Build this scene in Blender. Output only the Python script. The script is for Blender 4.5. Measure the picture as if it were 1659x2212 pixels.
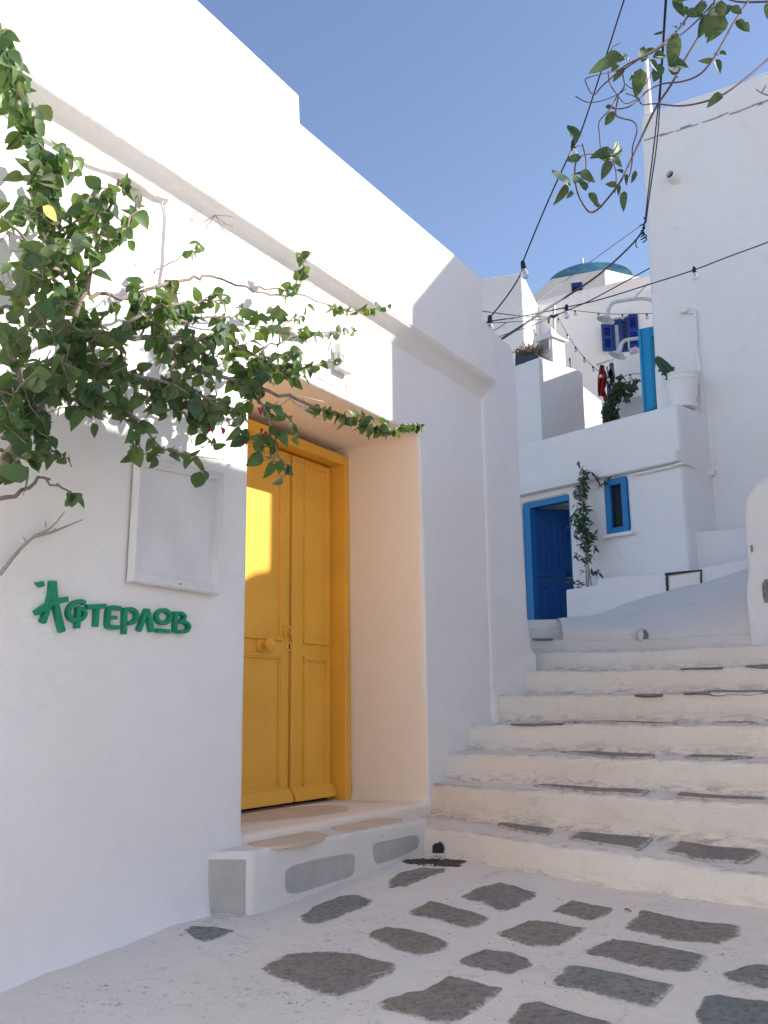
import bpy, bmesh, math, random
from mathutils import Vector, Matrix, noise as mnoise
rnd = random.Random(7)
scene = bpy.context.scene
for o in list(bpy.data.objects): bpy.data.objects.remove(o)
col = scene.collection

# ------------------------------------------------------------------ camera
FPX = 2089.0; TH = math.radians(11.58); RO = math.radians(-0.66)
cam = bpy.data.cameras.new('camera'); camo = bpy.data.objects.new('camera', cam); col.objects.link(camo)
cam.sensor_fit = 'VERTICAL'; cam.sensor_height = 24; cam.sensor_width = 18
cam.lens = 24*FPX/2212; cam.clip_start = .05; cam.clip_end = 3000
camo.matrix_world = Matrix.Rotation(math.pi/2+TH, 4, 'X') @ Matrix.Rotation(RO, 4, 'Z')
scene.camera = camo
# ------------------------------------------------------------------ light
tn_ = math.tan(math.radians(30.9))
SUN = Vector((.99916*math.cos(math.radians(30.9)), -.0409*math.cos(math.radians(30.9)), math.sin(math.radians(30.9))))
world = bpy.data.worlds.new('World'); scene.world = world; world.use_nodes = True
nt = world.node_tree; bg = nt.nodes['Background']
sky = nt.nodes.new('ShaderNodeTexSky'); sky.sky_type = 'NISHITA'; sky.sun_disc = False
sky.sun_elevation = math.radians(30.9); sky.sun_rotation = math.radians(92.3)
sky.air_density = 1.0; sky.dust_density = 0.6; sky.ozone_density = 1.2
tint = nt.nodes.new('ShaderNodeMix'); tint.data_type = 'RGBA'; tint.blend_type = 'MULTIPLY'; tint.inputs[0].default_value = 1
tint.inputs[7].default_value = (1.06, 1.0, 1.06, 1); nt.links.new(sky.outputs[0], tint.inputs[6]); nt.links.new(tint.outputs[2], bg.inputs[0]); bg.inputs[1].default_value = 0.115
sl = bpy.data.lights.new('sun', 'SUN'); sl.energy = 4.6; sl.angle = math.radians(.5); sl.color = (1, .96, .905)
so = bpy.data.objects.new('sun', sl); so.rotation_euler = SUN.to_track_quat('Z', 'Y').to_euler(); so.location = (10, 0, 12); col.objects.link(so)
scene.view_settings.view_transform = 'Standard'; scene.view_settings.look = 'None'
scene.view_settings.exposure = 0.93; scene.view_settings.gamma = 1
scene.render.engine = 'CYCLES'; scene.cycles.max_bounces = 8; scene.cycles.diffuse_bounces = 5

# ------------------------------------------------------------------ geometry of the view
_c, _s = math.cos(TH), math.sin(TH); _cr, _sr = math.cos(RO), math.sin(RO)
def ray(p):
    x = p[0]-829.5; y = 1106-p[1]
    x, y = (x*_cr-y*_sr)/FPX, (x*_sr+y*_cr)/FPX
    return Vector((x, _c-y*_s, y*_c+_s))
def dep(p, y): r = ray(p); return r*(y/r.y)
def zB(x, y): return ((1550+x*.36166)/1.50693, (820+y*.36166)/1.50693)
def z3(x, y): return (995.4+.4*x, 530.9+.4*y)
def z4(x, y): return (1327.2+.21*x, 663.6+.21*y)
def zD(x, y): return (1094.9+.22*x, 962.2+.22*y)
def zV(x, y): return (1128.1+.32*x, .32*y)
def z2(x, y): return (.56*x, 663.6+.56*y)
def z5(x, y): return (398.2+.4*x, 1460+.4*y)
def z6(x, y): return (995.4+.4*x, 1327.2+.4*y)
def zL(x, y): return (.28*x, 1227.7+.28*y)
class Fr:
    def __init__(s, x, y, deg):
        a = math.radians(deg); s.o = Vector((x, y, 0)); s.a = Vector((math.sin(a), math.cos(a), 0)); s.n = Vector((s.a.y, -s.a.x, 0)); s.deg = deg
        s.M = Matrix(((s.a.x, -s.n.x, 0, x), (s.a.y, -s.n.y, 0, y), (0, 0, 1, 0), (0, 0, 0, 1)))
    def P(s, t, off, z): return s.o+s.a*t+s.n*off+Vector((0, 0, z))
    def H(s, p, off=0.0):
        r = ray(p); return r*(((s.o+s.n*off).dot(s.n))/r.dot(s.n))
    def h(s, p, off=0.0):
        P = s.H(p, off); return ((P-s.o).dot(s.a), P.z)
    def hs(s, pts, off=0.0): return [s.h(p, off) for p in pts]
def frame_at(p, y, deg): v = dep(p, y); return Fr(v.x, v.y, deg)
W = Fr(.22942, 5.98565, 31.1)
NH = 121.1
# ------------------------------------------------------------------ mesh helpers
class MB:
    def __init__(s): s.v = []; s.f = []; s.fm = []
    def add(s, v, f, m=0):
        k = len(s.v); s.v += [Vector(q) for q in v]; s.f += [tuple(i+k for i in g) for g in f]; s.fm += [m]*len(f); return s
    def loops(s, A, B, m=0):
        """closed solid between two equal polygons"""
        n = len(A); s.add(list(A)+list(B), [tuple(range(n)), tuple(range(2*n-1, n-1, -1))]+[(i, n+i, n+(i+1) % n, (i+1) % n) for i in range(n)], m); return s
    def prism(s, fr, poly, o0, o1, m=0): return s.loops([fr.P(t, o0, z) for t, z in poly], [fr.P(t, o1, z) for t, z in poly], m)
    def box(s, fr, t0, t1, o0, o1, z0, z1, m=0): return s.prism(fr, [(t0, z0), (t1, z0), (t1, z1), (t0, z1)], o0, o1, m)
    def tube(s, pts, r0, r1=None, n=6, sub=0, m=0, cap=True):
        pts = [Vector(p) for p in pts]
        if sub: pts = smooth(pts, sub)
        r1 = r0 if r1 is None else r1; N = len(pts); V = []; F = []; up = Vector((.13, .21, 1)).normalized(); prev = None
        for i, p in enumerate(pts):
            d = (pts[min(i+1, N-1)]-pts[max(i-1, 0)])
            d = d.normalized() if d.length > 1e-9 else Vector((0, 0, 1))
            if prev is None:
                x = d.cross(up); x = x.normalized() if x.length > 1e-3 else Vector((1, 0, 0))
            else:
                x = prev-d*prev.dot(d); x = x.normalized() if x.length > 1e-6 else prev
            prev = x; y = d.cross(x); r = r0+(r1-r0)*i/max(1, N-1)
            for k in range(n):
                a = 2*math.pi*k/n; V.append(p+(x*math.cos(a)+y*math.sin(a))*r)
        for i in range(N-1):
            for k in range(n): F.append((i*n+k, i*n+(k+1) % n, (i+1)*n+(k+1) % n, (i+1)*n+k))
        if cap: F += [tuple(range(n-1, -1, -1)), tuple(range((N-1)*n, N*n))]
        return s.add(V, F, m)
    def lathe(s, c, prof, n=24, axis=Vector((0, 0, 1)), m=0):
        axis = Vector(axis).normalized(); x = axis.cross(Vector((.3, .9, .1))).normalized(); y = axis.cross(x); V = []; F = []
        for r, h in prof:
            for k in range(n):
                a = 2*math.pi*k/n; V.append(Vector(c)+axis*h+(x*math.cos(a)+y*math.sin(a))*max(r, 1e-4))
        for i in range(len(prof)-1):
            for k in range(n): F.append((i*n+k, i*n+(k+1) % n, (i+1)*n+(k+1) % n, (i+1)*n+k))
        F += [tuple(range(n-1, -1, -1)), tuple(range((len(prof)-1)*n, len(prof)*n))]
        return s.add(V, F, m)
def smooth(pts, k):
    out = []; N = len(pts)
    for i in range(N-1):
        p0, p1, p2, p3 = pts[max(i-1, 0)], pts[i], pts[i+1], pts[min(i+2, N-1)]
        for j in range(k):
            t = j/k; out.append(.5*((2*p1)+(p2-p0)*t+(2*p0-5*p1+4*p2-p3)*t*t+(3*p1-p0-3*p2+p3)*t**3))
    out.append(pts[-1]); return out
MATS = {}; ROOTM = {}
def put(name, mb, mat, parent=None, bevel=0, shade=True, keep=False, seg=2, fixn=True):
    """mesh object from world-space vertices"""
    if parent is not None: inv = ROOTM[parent.name].inverted(); org = Matrix.Identity(4)
    else:
        xs = [v.x for v in mb.v]; ys = [v.y for v in mb.v]; z = min(v.z for v in mb.v)
        org = Matrix.Translation(((min(xs)+max(xs))/2, (min(ys)+max(ys))/2, z)); inv = org.inverted()
    me = bpy.data.meshes.new(name); me.from_pydata([inv@v for v in mb.v], [], mb.f)
    mats = mat if isinstance(mat, (list, tuple)) else [mat]
    for m in mats: me.materials.append(m)
    if len(mats) > 1: me.polygons.foreach_set('material_index', mb.fm)
    if fixn:
        bm = bmesh.new(); bm.from_mesh(me); bmesh.ops.recalc_face_normals(bm, faces=bm.faces); bm.to_mesh(me); bm.free()
    if shade: me.polygons.foreach_set('use_smooth', [True]*len(me.polygons))
    me.update()
    o = bpy.data.objects.new(name, me); col.objects.link(o); o.parent = parent
    if parent is None: o.matrix_basis = org; ROOTM[o.name] = org
    else: ROOTM[o.name] = ROOTM[parent.name]
    if bevel:
        b = o.modifiers.new('bevel', 'BEVEL'); b.width = bevel; b.segments = seg; b.limit_method = 'ANGLE'; b.angle_limit = math.radians(35); b.harden_normals = True
    elif shade: shade_auto(me)
    return o
def shade_auto(me, ang=40):
    bm = bmesh.new(); bm.from_mesh(me)
    for e in bm.edges:
        if len(e.link_faces) == 2 and e.calc_face_angle(0) > math.radians(ang): e.smooth = False
    bm.to_mesh(me); bm.free()
def root(name, M, label, cat, group=None):
    if isinstance(M, Fr): M = M.M
    elif isinstance(M, Vector): M = Matrix.Translation(M)
    o = bpy.data.objects.new(name, None); o.empty_display_size = .2; col.objects.link(o); o.matrix_basis = M; ROOTM[o.name] = M
    return tag(o, label, cat, group)
def tag(o, label=None, cat=None, group=None, kind=None):
    if label: o['label'] = label
    if cat: o['category'] = cat
    if group: o['group'] = group
    if kind: o['kind'] = kind
    return o
TEX = {}
def clouds(size, depth=2):
    k = (size, depth)
    if k not in TEX: t = bpy.data.textures.new('clouds', 'CLOUDS'); t.noise_scale = size; t.noise_depth = depth; TEX[k] = t
    return TEX[k]
def plastered(o, vox, it=6, amp=.012, size=.5):
    """blend the closed solids of a wall into one soft hand-plastered skin"""
    for m in list(o.modifiers): o.modifiers.remove(m)
    r = o.modifiers.new('remesh', 'REMESH'); r.mode = 'VOXEL'; r.voxel_size = vox; r.use_smooth_shade = True
    s = o.modifiers.new('smooth', 'SMOOTH'); s.factor = .5; s.iterations = it
    d = o.modifiers.new('lumps', 'DISPLACE'); d.texture = clouds(size); d.strength = amp; d.mid_level = .5; d.texture_coords = 'LOCAL'
    d = o.modifiers.new('trowel', 'DISPLACE'); d.texture = clouds(size*.22); d.strength = amp*.25; d.mid_level = .5; d.texture_coords = 'LOCAL'
    return o
# ------------------------------------------------------------------ materials
def newmat(name):
    m = bpy.data.materials.new(name); m.use_nodes = True; t = m.node_tree; return m, t, t.nodes['Principled BSDF']
def N(t, typ, **kw):
    n = t.nodes.new(typ)
    for k, v in kw.items():
        if k == 'inp':
            for a, b in v.items(): n.inputs[a].default_value = b
        else: setattr(n, k, v)
    return n
def noise(t, co, scale, detail=4, rough=.55, dist=0.):
    n = N(t, 'ShaderNodeTexNoise', inp={'Scale': scale, 'Detail': detail, 'Roughness': rough, 'Distortion': dist}); t.links.new(co, n.inputs['Vector']); return n.outputs['Fac']
def ramp(t, fac, p0, p1, v0=0., v1=1.):
    n = N(t, 'ShaderNodeMapRange', inp={'From Min': p0, 'From Max': p1, 'To Min': v0, 'To Max': v1}); t.links.new(fac, n.inputs['Value']); return n.outputs[0]
def mix(t, fac, a, b):
    n = N(t, 'ShaderNodeMix', data_type='RGBA')
    for sock, v in ((n.inputs[0], fac), (n.inputs[6], a), (n.inputs[7], b)):
        if isinstance(v, (float, int)): sock.default_value = v
        elif isinstance(v, tuple): sock.default_value = (*v[:3], 1)
        else: t.links.new(v, sock)
    return n.outputs[2]
def math_(t, op, a, b=None):
    n = N(t, 'ShaderNodeMath', operation=op)
    for i, v in enumerate((a, b)):
        if v is None: continue
        if isinstance(v, (int, float)): n.inputs[i].default_value = v
        else: t.links.new(v, n.inputs[i])
    return n.outputs[0]
def bump(t, bsdf, *hs):
    """hs: (height socket, distance)"""
    prev = None
    for h, d in hs:
        b = N(t, 'ShaderNodeBump', inp={'Strength': 1., 'Distance': d}); t.links.new(h, b.inputs['Height'])
        if prev: t.links.new(prev, b.inputs['Normal'])
        prev = b.outputs[0]
    t.links.new(prev, bsdf.inputs['Normal'])
def plaster(name, colr=(.83, .81, .79), dirt=.25, rough=1., speck=.0, stroke=1., cream=None):
    m, t, b = newmat(name); co = N(t, 'ShaderNodeTexCoord').outputs['Object']
    big = noise(t, co, .9, 4); mid = noise(t, co, 5, 5, .6); fine = noise(t, co, 60, 3, .6); grain = noise(t, co, 260, 2, .5)
    c2 = tuple(v*.93 for v in colr); warm = (colr[0]*.985, colr[1]*.95, colr[2]*.9)
    c = mix(t, ramp(t, big, .35, .68), colr, warm); c = mix(t, ramp(t, mid, .45, .75, 0, .6), c, c2)
    if dirt:
        d = noise(t, co, 3.2, 8, .72, .6); c = mix(t, ramp(t, d, .60, .76, 0, dirt), c, (.42, .38, .34))
    if speck:
        d = noise(t, co, 34, 6, .75, .4); gate = noise(t, co, 2.3, 3)
        s = math_(t, 'MULTIPLY', ramp(t, d, .57, .66), ramp(t, gate, .44, .60)); c = mix(t, math_(t, 'MULTIPLY', s, speck), c, (.16, .14, .12))
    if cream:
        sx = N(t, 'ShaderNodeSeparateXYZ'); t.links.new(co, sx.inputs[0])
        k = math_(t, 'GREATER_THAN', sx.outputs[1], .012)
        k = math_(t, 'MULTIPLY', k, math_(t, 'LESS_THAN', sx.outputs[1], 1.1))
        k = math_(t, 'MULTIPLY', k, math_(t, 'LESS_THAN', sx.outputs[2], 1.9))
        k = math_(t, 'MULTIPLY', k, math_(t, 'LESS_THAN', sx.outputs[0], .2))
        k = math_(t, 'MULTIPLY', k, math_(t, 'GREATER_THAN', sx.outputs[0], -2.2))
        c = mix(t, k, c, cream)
    vm = N(t, 'ShaderNodeMapping', inp={'Scale': (1., 1., 1.6)}); t.links.new(co, vm.inputs['Vector']); nz = N(t, 'ShaderNodeTexNoise', inp={'Scale': 7., 'Detail': 5.}); t.links.new(co, nz.inputs['Vector'])
    va = N(t, 'ShaderNodeVectorMath', operation='MULTIPLY_ADD'); t.links.new(nz.outputs['Color'], va.inputs[0]); va.inputs[1].default_value = (.22, .22, .22); t.links.new(vm.outputs[0], va.inputs[2])
    vo = N(t, 'ShaderNodeTexVoronoi', feature='DISTANCE_TO_EDGE', inp={'Scale': 1.5}); t.links.new(va.outputs[0], vo.inputs['Vector'])
    ck = 0 if dirt < .5 else math_(t, 'MULTIPLY', ramp(t, vo.outputs['Distance'], .002, .007, 1., 0.), ramp(t, noise(t, co, 1.1, 3), .53, .62)); c = mix(t, math_(t, 'MULTIPLY', ck, .35), c, (.34, .31, .28)) if dirt >= .5 else c
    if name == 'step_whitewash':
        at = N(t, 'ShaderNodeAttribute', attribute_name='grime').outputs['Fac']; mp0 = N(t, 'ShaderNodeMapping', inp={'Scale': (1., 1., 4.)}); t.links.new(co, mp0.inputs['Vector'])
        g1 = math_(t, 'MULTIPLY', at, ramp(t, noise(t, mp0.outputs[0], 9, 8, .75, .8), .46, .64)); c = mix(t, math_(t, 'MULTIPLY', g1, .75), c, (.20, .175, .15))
    t.links.new(c, b.inputs['Base Color']); b.inputs['Roughness'].default_value = .92; b.inputs['Specular IOR Level'].default_value = .2
    mp = N(t, 'ShaderNodeMapping', inp={'Scale': (1., 1., 3.2)}); t.links.new(co, mp.inputs['Vector'])
    br = noise(t, mp.outputs[0], 22, 4, .6, .8)
    bump(t, b, (mid, .010*rough), (br, .0032*rough*stroke), (fine, .0012*rough), (grain, .0005*rough))
    return m
def paint(name, colr, rough=.45, wear=.15, bmp=.0006, dark=.8, spec=.4):
    m, t, b = newmat(name); co = N(t, 'ShaderNodeTexCoord').outputs['Object']
    a = noise(t, co, 3, 4); f = noise(t, co, 40, 5, .65); mp = N(t, 'ShaderNodeMapping', inp={'Scale': (9., 9., .7)}); t.links.new(co, mp.inputs['Vector']); g = noise(t, mp.outputs[0], 14, 5, .6)
    c = mix(t, ramp(t, a, .3, .7), colr, tuple(v*dark for v in colr)); c = mix(t, ramp(t, f, .62, .78, 0, wear), c, tuple(v*.45 for v in colr))
    t.links.new(c, b.inputs['Base Color']); t.links.new(ramp(t, f, .3, .7, rough-.08, rough+.12), b.inputs['Roughness']); b.inputs['Specular IOR Level'].default_value = spec
    bump(t, b, (g, bmp*3), (f, bmp*1.5), (a, .004)); return m
def simple(name, colr, rough=.6, metal=0., var=.25, sc=12):
    m, t, b = newmat(name); co = N(t, 'ShaderNodeTexCoord').outputs['Object']; a = noise(t, co, sc, 5, .6)
    t.links.new(mix(t, ramp(t, a, .35, .7), colr, tuple(v*(1-var) for v in colr)), b.inputs['Base Color']); b.inputs['Roughness'].default_value = rough; b.inputs['Metallic'].default_value = metal
    bump(t, b, (a, .0015)); return m
def leafmat(name, cols, trans=(.22, .34, .05), tf=.22):
    m, t, b = newmat(name); oi = N(t, 'ShaderNodeObjectInfo').outputs['Random']; ge = N(t, 'ShaderNodeNewGeometry')
    r = math_(t, 'FRACT', math_(t, 'ADD', oi, ge.outputs['Random Per Island']))
    cr = N(t, 'ShaderNodeValToRGB'); t.links.new(r, cr.inputs[0]); e = cr.color_ramp.elements
    e[0].color = (*cols[0], 1); e[0].position = 0; e[1].color = (*cols[-1], 1); e[1].position = 1
    for i, c in enumerate(cols[1:-1]): x = e.new((i+1)/(len(cols)-1)); x.color = (*c, 1)
    co = N(t, 'ShaderNodeTexCoord').outputs['Object']; f = noise(t, co, 90, 3); c = mix(t, ramp(t, f, .3, .7, 0, .35), cr.outputs[0], (.02, .045, .012))
    c = mix(t, math_(t, 'MULTIPLY', ge.outputs['Backfacing'], .45), c, (.13, .17, .08))
    t.links.new(c, b.inputs['Base Color']); b.inputs['Roughness'].default_value = .42; b.inputs['Specular IOR Level'].default_value = .45
    tr = N(t, 'ShaderNodeBsdfTranslucent'); tr.inputs[0].default_value = (*trans, 1); ms = N(t, 'ShaderNodeMixShader'); ms.inputs[0].default_value = tf
    t.links.new(b.outputs[0], ms.inputs[1]); t.links.new(tr.outputs[0], ms.inputs[2]); t.links.new(ms.outputs[0], t.nodes['Material Output'].inputs[0]); bump(t, b, (f, .0008)); return m
M_white = plaster('white_plaster')
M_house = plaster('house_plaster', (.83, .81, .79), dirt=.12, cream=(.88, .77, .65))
M_far = plaster('far_plaster', (.78, .745, .72), dirt=.35, rough=1.6)
M_dome_base = plaster('old_church_plaster', (.76, .69, .64), dirt=.8, rough=2)
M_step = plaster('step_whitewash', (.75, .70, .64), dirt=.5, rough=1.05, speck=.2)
M_lane = plaster('lane_whitewash', (.73, .68, .63), dirt=.6, rough=1.5, speck=.8)
M_slab = plaster('doorstep_whitewash', (.74, .71, .67), dirt=.3, rough=1.2, speck=.35)
M_creampatch = simple('sand_painted_patch', (.66, .54, .41), .8, 0, .12, 6)
M_greypatch = simple('grey_painted_patch', (.46, .445, .42), .85, 0, .18, 9)
M_yellow = paint('yellow_door_paint', (.90, .475, .06), .42, .14, dark=.88)
M_blue = paint('deep_blue_paint', (.008, .085, .30), .4, .15)
M_blue2 = paint('bright_blue_paint', (.012, .20, .46), .45, .12)
M_turq = paint('turquoise_paint', (.008, .30, .56), .5, .15)
M_ultra = paint('ultramarine_paint', (.008, .032, .20), .45, .12)
M_whitewood = paint('white_painted_wood', (.79, .77, .76), .5, .05)
M_whitemetal = simple('white_enamel', (.76, .75, .73), .4)
M_green = paint('green_letter_paint', (.005, .27, .13), .45, .1)
M_black = simple('black_rubber', (.012, .012, .014), .5)
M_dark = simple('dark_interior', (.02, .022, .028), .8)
M_curtain = simple('pale_curtain', (.38, .40, .40), .9)
M_bark = simple('grey_brown_bark', (.27, .21, .17), .85, 0, .45, 30)
M_palebark = simple('pale_dry_twig', (.42, .36, .32), .85, 0, .3, 30)
M_vinebark = simple('dark_vine_bark', (.10, .055, .05), .75, 0, .4, 30)
M_bgl = leafmat('bougainvillea_leaf', [(.012, .045, .017), (.020, .070, .024), (.042, .105, .028), (.085, .150, .040), (.018, .060, .030), (.12, .10, .05)], tf=.3)
M_vine = leafmat('vine_leaf', [(.03, .062, .02), (.045, .08, .028), (.015, .055, .03), (.055, .085, .03)], tf=.10)
M_bush = leafmat('dark_leaf', [(.015, .045, .018), (.03, .065, .03), (.02, .055, .02)], tf=.1)
M_red = simple('red_cloth', (.42, .035, .03), .9); M_magenta = simple('red_bract', (.36, .012, .03), .6)
M_yleaf = simple('yellow_leaf', (.55, .36, .03), .6)
M_cblue = simple('blue_cloth', (.02, .16, .35), .9); M_cblack = simple('black_cloth', (.012, .012, .018), .9); M_mint = simple('mint_cloth', (.22, .42, .38), .9)
M_navy = simple('dark_plastic_tub', (.02, .03, .05), .45); M_dry = simple('dry_brown_brush', (.17, .12, .07), .95)
M_soil = simple('damp_soil', (.10, .075, .055), .95, 0, .6, 40); M_rust = simple('rusty_mesh', (.10, .085, .075), .8)
M_cactus = simple('cactus_skin', (.03, .085, .04), .55, 0, .3, 20)
def domemat():
    m, t, b = newmat('weathered_blue_dome'); co = N(t, 'ShaderNodeTexCoord').outputs['Object']; a = noise(t, co, .9, 6, .65, .5); f = noise(t, co, 6, 6, .7)
    c = mix(t, ramp(t, a, .4, .62), (.02, .14, .33), (.10, .33, .42)); c = mix(t, ramp(t, f, .58, .8, 0, .5), c, (.4, .5, .5)); t.links.new(c, b.inputs['Base Color']); b.inputs['Roughness'].default_value = .7; bump(t, b, (f, .01)); return m
M_dome = domemat()
def glassmat(name, colr=(1, 1, 1), rough=.02):
    m, t, b = newmat(name); b.inputs['Base Color'].default_value = (*colr, 1); b.inputs['Transmission Weight'].default_value = 1; b.inputs['Roughness'].default_value = rough; b.inputs['IOR'].default_value = 1.3; return m
M_glass = glassmat('clear_bulb_glass'); 
m, t, b = newmat('dark_window_glass'); b.inputs['Base Color'].default_value = (.02, .02, .024, 1); b.inputs['Roughness'].default_value = .35; b.inputs['Specular IOR Level'].default_value = .1; M_pane = m
def stonemat(name, c1, c2):
    m, t, b = newmat(name); co = N(t, 'ShaderNodeTexCoord').outputs['Object']; oi = N(t, 'ShaderNodeObjectInfo').outputs['Random']
    mp = N(t, 'ShaderNodeVectorMath', operation='ADD'); t.links.new(co, mp.inputs[0]); cx = N(t, 'ShaderNodeCombineXYZ'); t.links.new(math_(t, 'MULTIPLY', oi, 9.), cx.inputs[0]); t.links.new(cx.outputs[0], mp.inputs[1]); v = mp.outputs[0]
    a = noise(t, v, 5, 6, .7, .7); f = noise(t, v, 38, 8, .72, .4); g = noise(t, v, 150, 4, .6)
    c = mix(t, ramp(t, math_(t, 'ADD', a, math_(t, 'MULTIPLY', math_(t, 'SUBTRACT', oi, .5), .35)), .4, .62), c1, c2)
    c = mix(t, ramp(t, f, .46, .66), c, tuple(x*.5 for x in c1)); c = mix(t, ramp(t, g, .56, .70, 0, .75), c, (.42, .36, .30)); c = mix(t, ramp(t, noise(t, v, 75, 6, .8, .3), .56, .66, 0, .7), c, (.07, .06, .052))
    at = N(t, 'ShaderNodeAttribute', attribute_name='rim').outputs['Fac']
    rg = math_(t, 'ADD', at, math_(t, 'MULTIPLY', math_(t, 'SUBTRACT', noise(t, v, 24, 7, .75, .5), .5), .62))
    c = mix(t, ramp(t, rg, .92, 1.0), c, (.66, .61, .56))
    t.links.new(c, b.inputs['Base Color']); b.inputs['Roughness'].default_value = .82; bump(t, b, (a, .015), (f, .014), (g, .003)); return m
M_stone = stonemat('worn_paving_stone', (.285, .27, .25), (.34, .285, .23)); M_slate = stonemat('blue_grey_slate', (.22, .245, .235), (.31, .30, .275))

# ------------------------------------------------------------------ LANE (structure)
SL, Z0 = .067, -.727
def fbm(x, y, sc, seed=0.): return mnoise.fractal(Vector((x*sc+seed, y*sc, seed*1.7)), 1., 2., 4)
def lane_z(t, o):
    z = Z0+SL*t + .010*fbm(t, o, 1.3, 3.1)+.004*fbm(t, o, 6, 9.)
    if o < .55 and t < -1.7:
        k = min(1, (-1.7-t)/.5); z += k*.05*max(0, 1-max(o, -.02)/.8)**2
    return z
class _LP: pass
lane_n = (Vector((0, 0, 1))-W.a*SL).normalized(); lane_p = W.P(0, 0, Z0)
def lane_hit(p):
    r = ray(p); P = r*(lane_p.dot(lane_n)/r.dot(lane_n)); d = P-W.o; return d.dot(W.a), d.dot(W.n)
mb = MB(); NT, NO = 420, 200
for i in range(NT+1):
    t_ = -7+7.4*(i/NT)**.85
    for j in range(NO+1):
        o_ = -.12+3.9*j/NO; mb.v.append(W.P(t_, o_, lane_z(t_, o_)))
for i in range(NT):
    for j in range(NO):
        a = i*(NO+1)+j; mb.f.append((a, a+NO+1, a+NO+2, a+1)); mb.fm.append(0)
lane = tag(put('lane', mb, M_lane), kind='structure')
# far ground sheet reaching the horizon
mb = MB(); S = 900
mb.add([(-S, -S, -2.2), (S, -S, -2.2), (S, S, -2.2), (-S, S, -2.2)], [(0, 1, 2, 3)]); tag(put('ground', mb, simple('dry_earth', (.26, .22, .17), .95)), kind='structure')

def stone(poly, zf, mat, parent, thick=.03, lift=.004, name='paving_stone', jag=.012, rough=.004, rings=6, nseg=44):
    """irregular flat stone: poly in (t,o) of the wall frame, zf(t,o) gives the bed height"""
    cx = sum(p[0] for p in poly)/len(poly); cy = sum(p[1] for p in poly)/len(poly)
    L = [(poly[i], poly[(i+1) % len(poly)]) for i in range(len(poly))]; ln = [math.hypot(b[0]-a[0], b[1]-a[1]) for a, b in L]; tot = sum(ln); out = []; sd = rnd.random()*50
    for k in range(nseg):
        d = tot*k/nseg; i = 0
        while d > ln[i] and i < len(ln)-1: d -= ln[i]; i += 1
        a, b = L[i]; u = d/ln[i]; x, y = a[0]+(b[0]-a[0])*u, a[1]+(b[1]-a[1])*u
        nn = jag*mnoise.fractal(Vector((x*9+sd, y*9, 0)), 1., 2., 5); dx, dy = x-cx, y-cy; l = math.hypot(dx, dy)+1e-6; out.append((x+dx/l*nn, y+dy/l*nn))
    V = []; F = []; rim = []
    def zz(x, y, r): return zf(x, y)+lift*(1 if r < .97 else .2)+rough*abs(mnoise.fractal(Vector((x*16+sd, y*16, 1)), 1., 2., 4))*(1-.7*r)
    V.append(W.P(cx, cy, zz(cx, cy, 0))); rim.append(0.)
    for q in range(1, rings+1):
        r = (q/rings)**.8
        for x, y in out: r_g = r*1.045; X, Y = cx+(x-cx)*r_g, cy+(y-cy)*r_g; V.append(W.P(X, Y, zz(X, Y, r))); rim.append(r)
    for x, y in out: V.append(W.P(x, y, zf(x, y)-thick)); rim.append(1.)
    for k in range(nseg):
        F.append((0, 1+k, 1+(k+1) % nseg))
        for q in range(rings): a = 1+q*nseg; b = a+nseg; F.append((a+k, b+k, b+(k+1) % nseg, a+(k+1) % nseg))
    F.append(tuple(1+rings*nseg+k for k in range(nseg)))
    m = MB(); m.add(V, F); o = put(name, m, mat, parent); at = o.data.attributes.new('rim', 'FLOAT', 'POINT'); at.data.foreach_set('value', rim); return o
stones5 = [([(1105,1115),(1165,1070),(1280,1043),(1405,1048),(1395,1070),(1300,1100),(1200,1135),(1115,1140)],1),
 ([(630,1290),(700,1240),(830,1190),(930,1183),(1005,1210),(985,1235),(870,1275),(760,1325),(700,1338),(640,1320)],1),
 ([(0,1425),(40,1400),(160,1388),(262,1405),(200,1440),(110,1472),(40,1450)],1),
 ([(425,1580),(560,1510),(720,1490),(900,1500),(1000,1535),(1135,1555),(1120,1600),(1010,1660),(930,1700),(820,1730),(720,1720),(600,1660),(480,1620)],0),
 ([(1000,1390),(1090,1352),(1200,1370),(1300,1400),(1430,1440),(1380,1480),(1260,1505),(1160,1480),(1010,1420)],0),
 ([(1215,1275),(1330,1218),(1420,1240),(1640,1305),(1590,1340),(1530,1360),(1380,1320),(1230,1290)],0),
 ([(1060,1770),(1190,1710),(1300,1700),(1430,1620),(1600,1660),(1700,1690),(1640,1750),(1500,1850),(1400,1880),(1200,1830),(1100,1800)],0)]
stones6 = [([(10,1530),(100,1480),(210,1452),(400,1500),(400,1520),(300,1580),(210,1605),(120,1560)],0),([(500,1600),(600,1543),(815,1585),(780,1620),(705,1650),(600,1625)],0),
 ([(890,1695),(985,1605),(1250,1650),(1505,1675),(1490,1720),(1390,1782),(1150,1760),(1000,1720)],0),([(205,1715),(370,1650),(520,1665),(668,1692),(600,1750),(500,1790),(400,1790),(260,1750)],0),
 ([(690,1810),(820,1755),(1100,1800),(1330,1850),(1250,1930),(1050,1920),(900,1890),(700,1830)],0),([(0,1870),(130,1805),(250,1820),(360,1860),(370,1890),(250,1950),(130,1920),(0,1885)],0),
 ([(500,2000),(580,1900),(750,1920),(1140,2010),(1110,2060),(1020,2120),(850,2090),(650,2030)],1),([(1420,1950),(1600,1890),(1800,1930),(1800,2050),(1600,2030),(1450,1980)],1),
 ([(1270,2150),(1330,2080),(1400,2065),(1700,2110),(1750,2200),(1659,2300),(1400,2290),(1280,2200)],1),([(270,2200),(340,2105),(430,2090),(620,2150),(800,2200),(850,2260),(500,2330),(280,2250)],0)]
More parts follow.
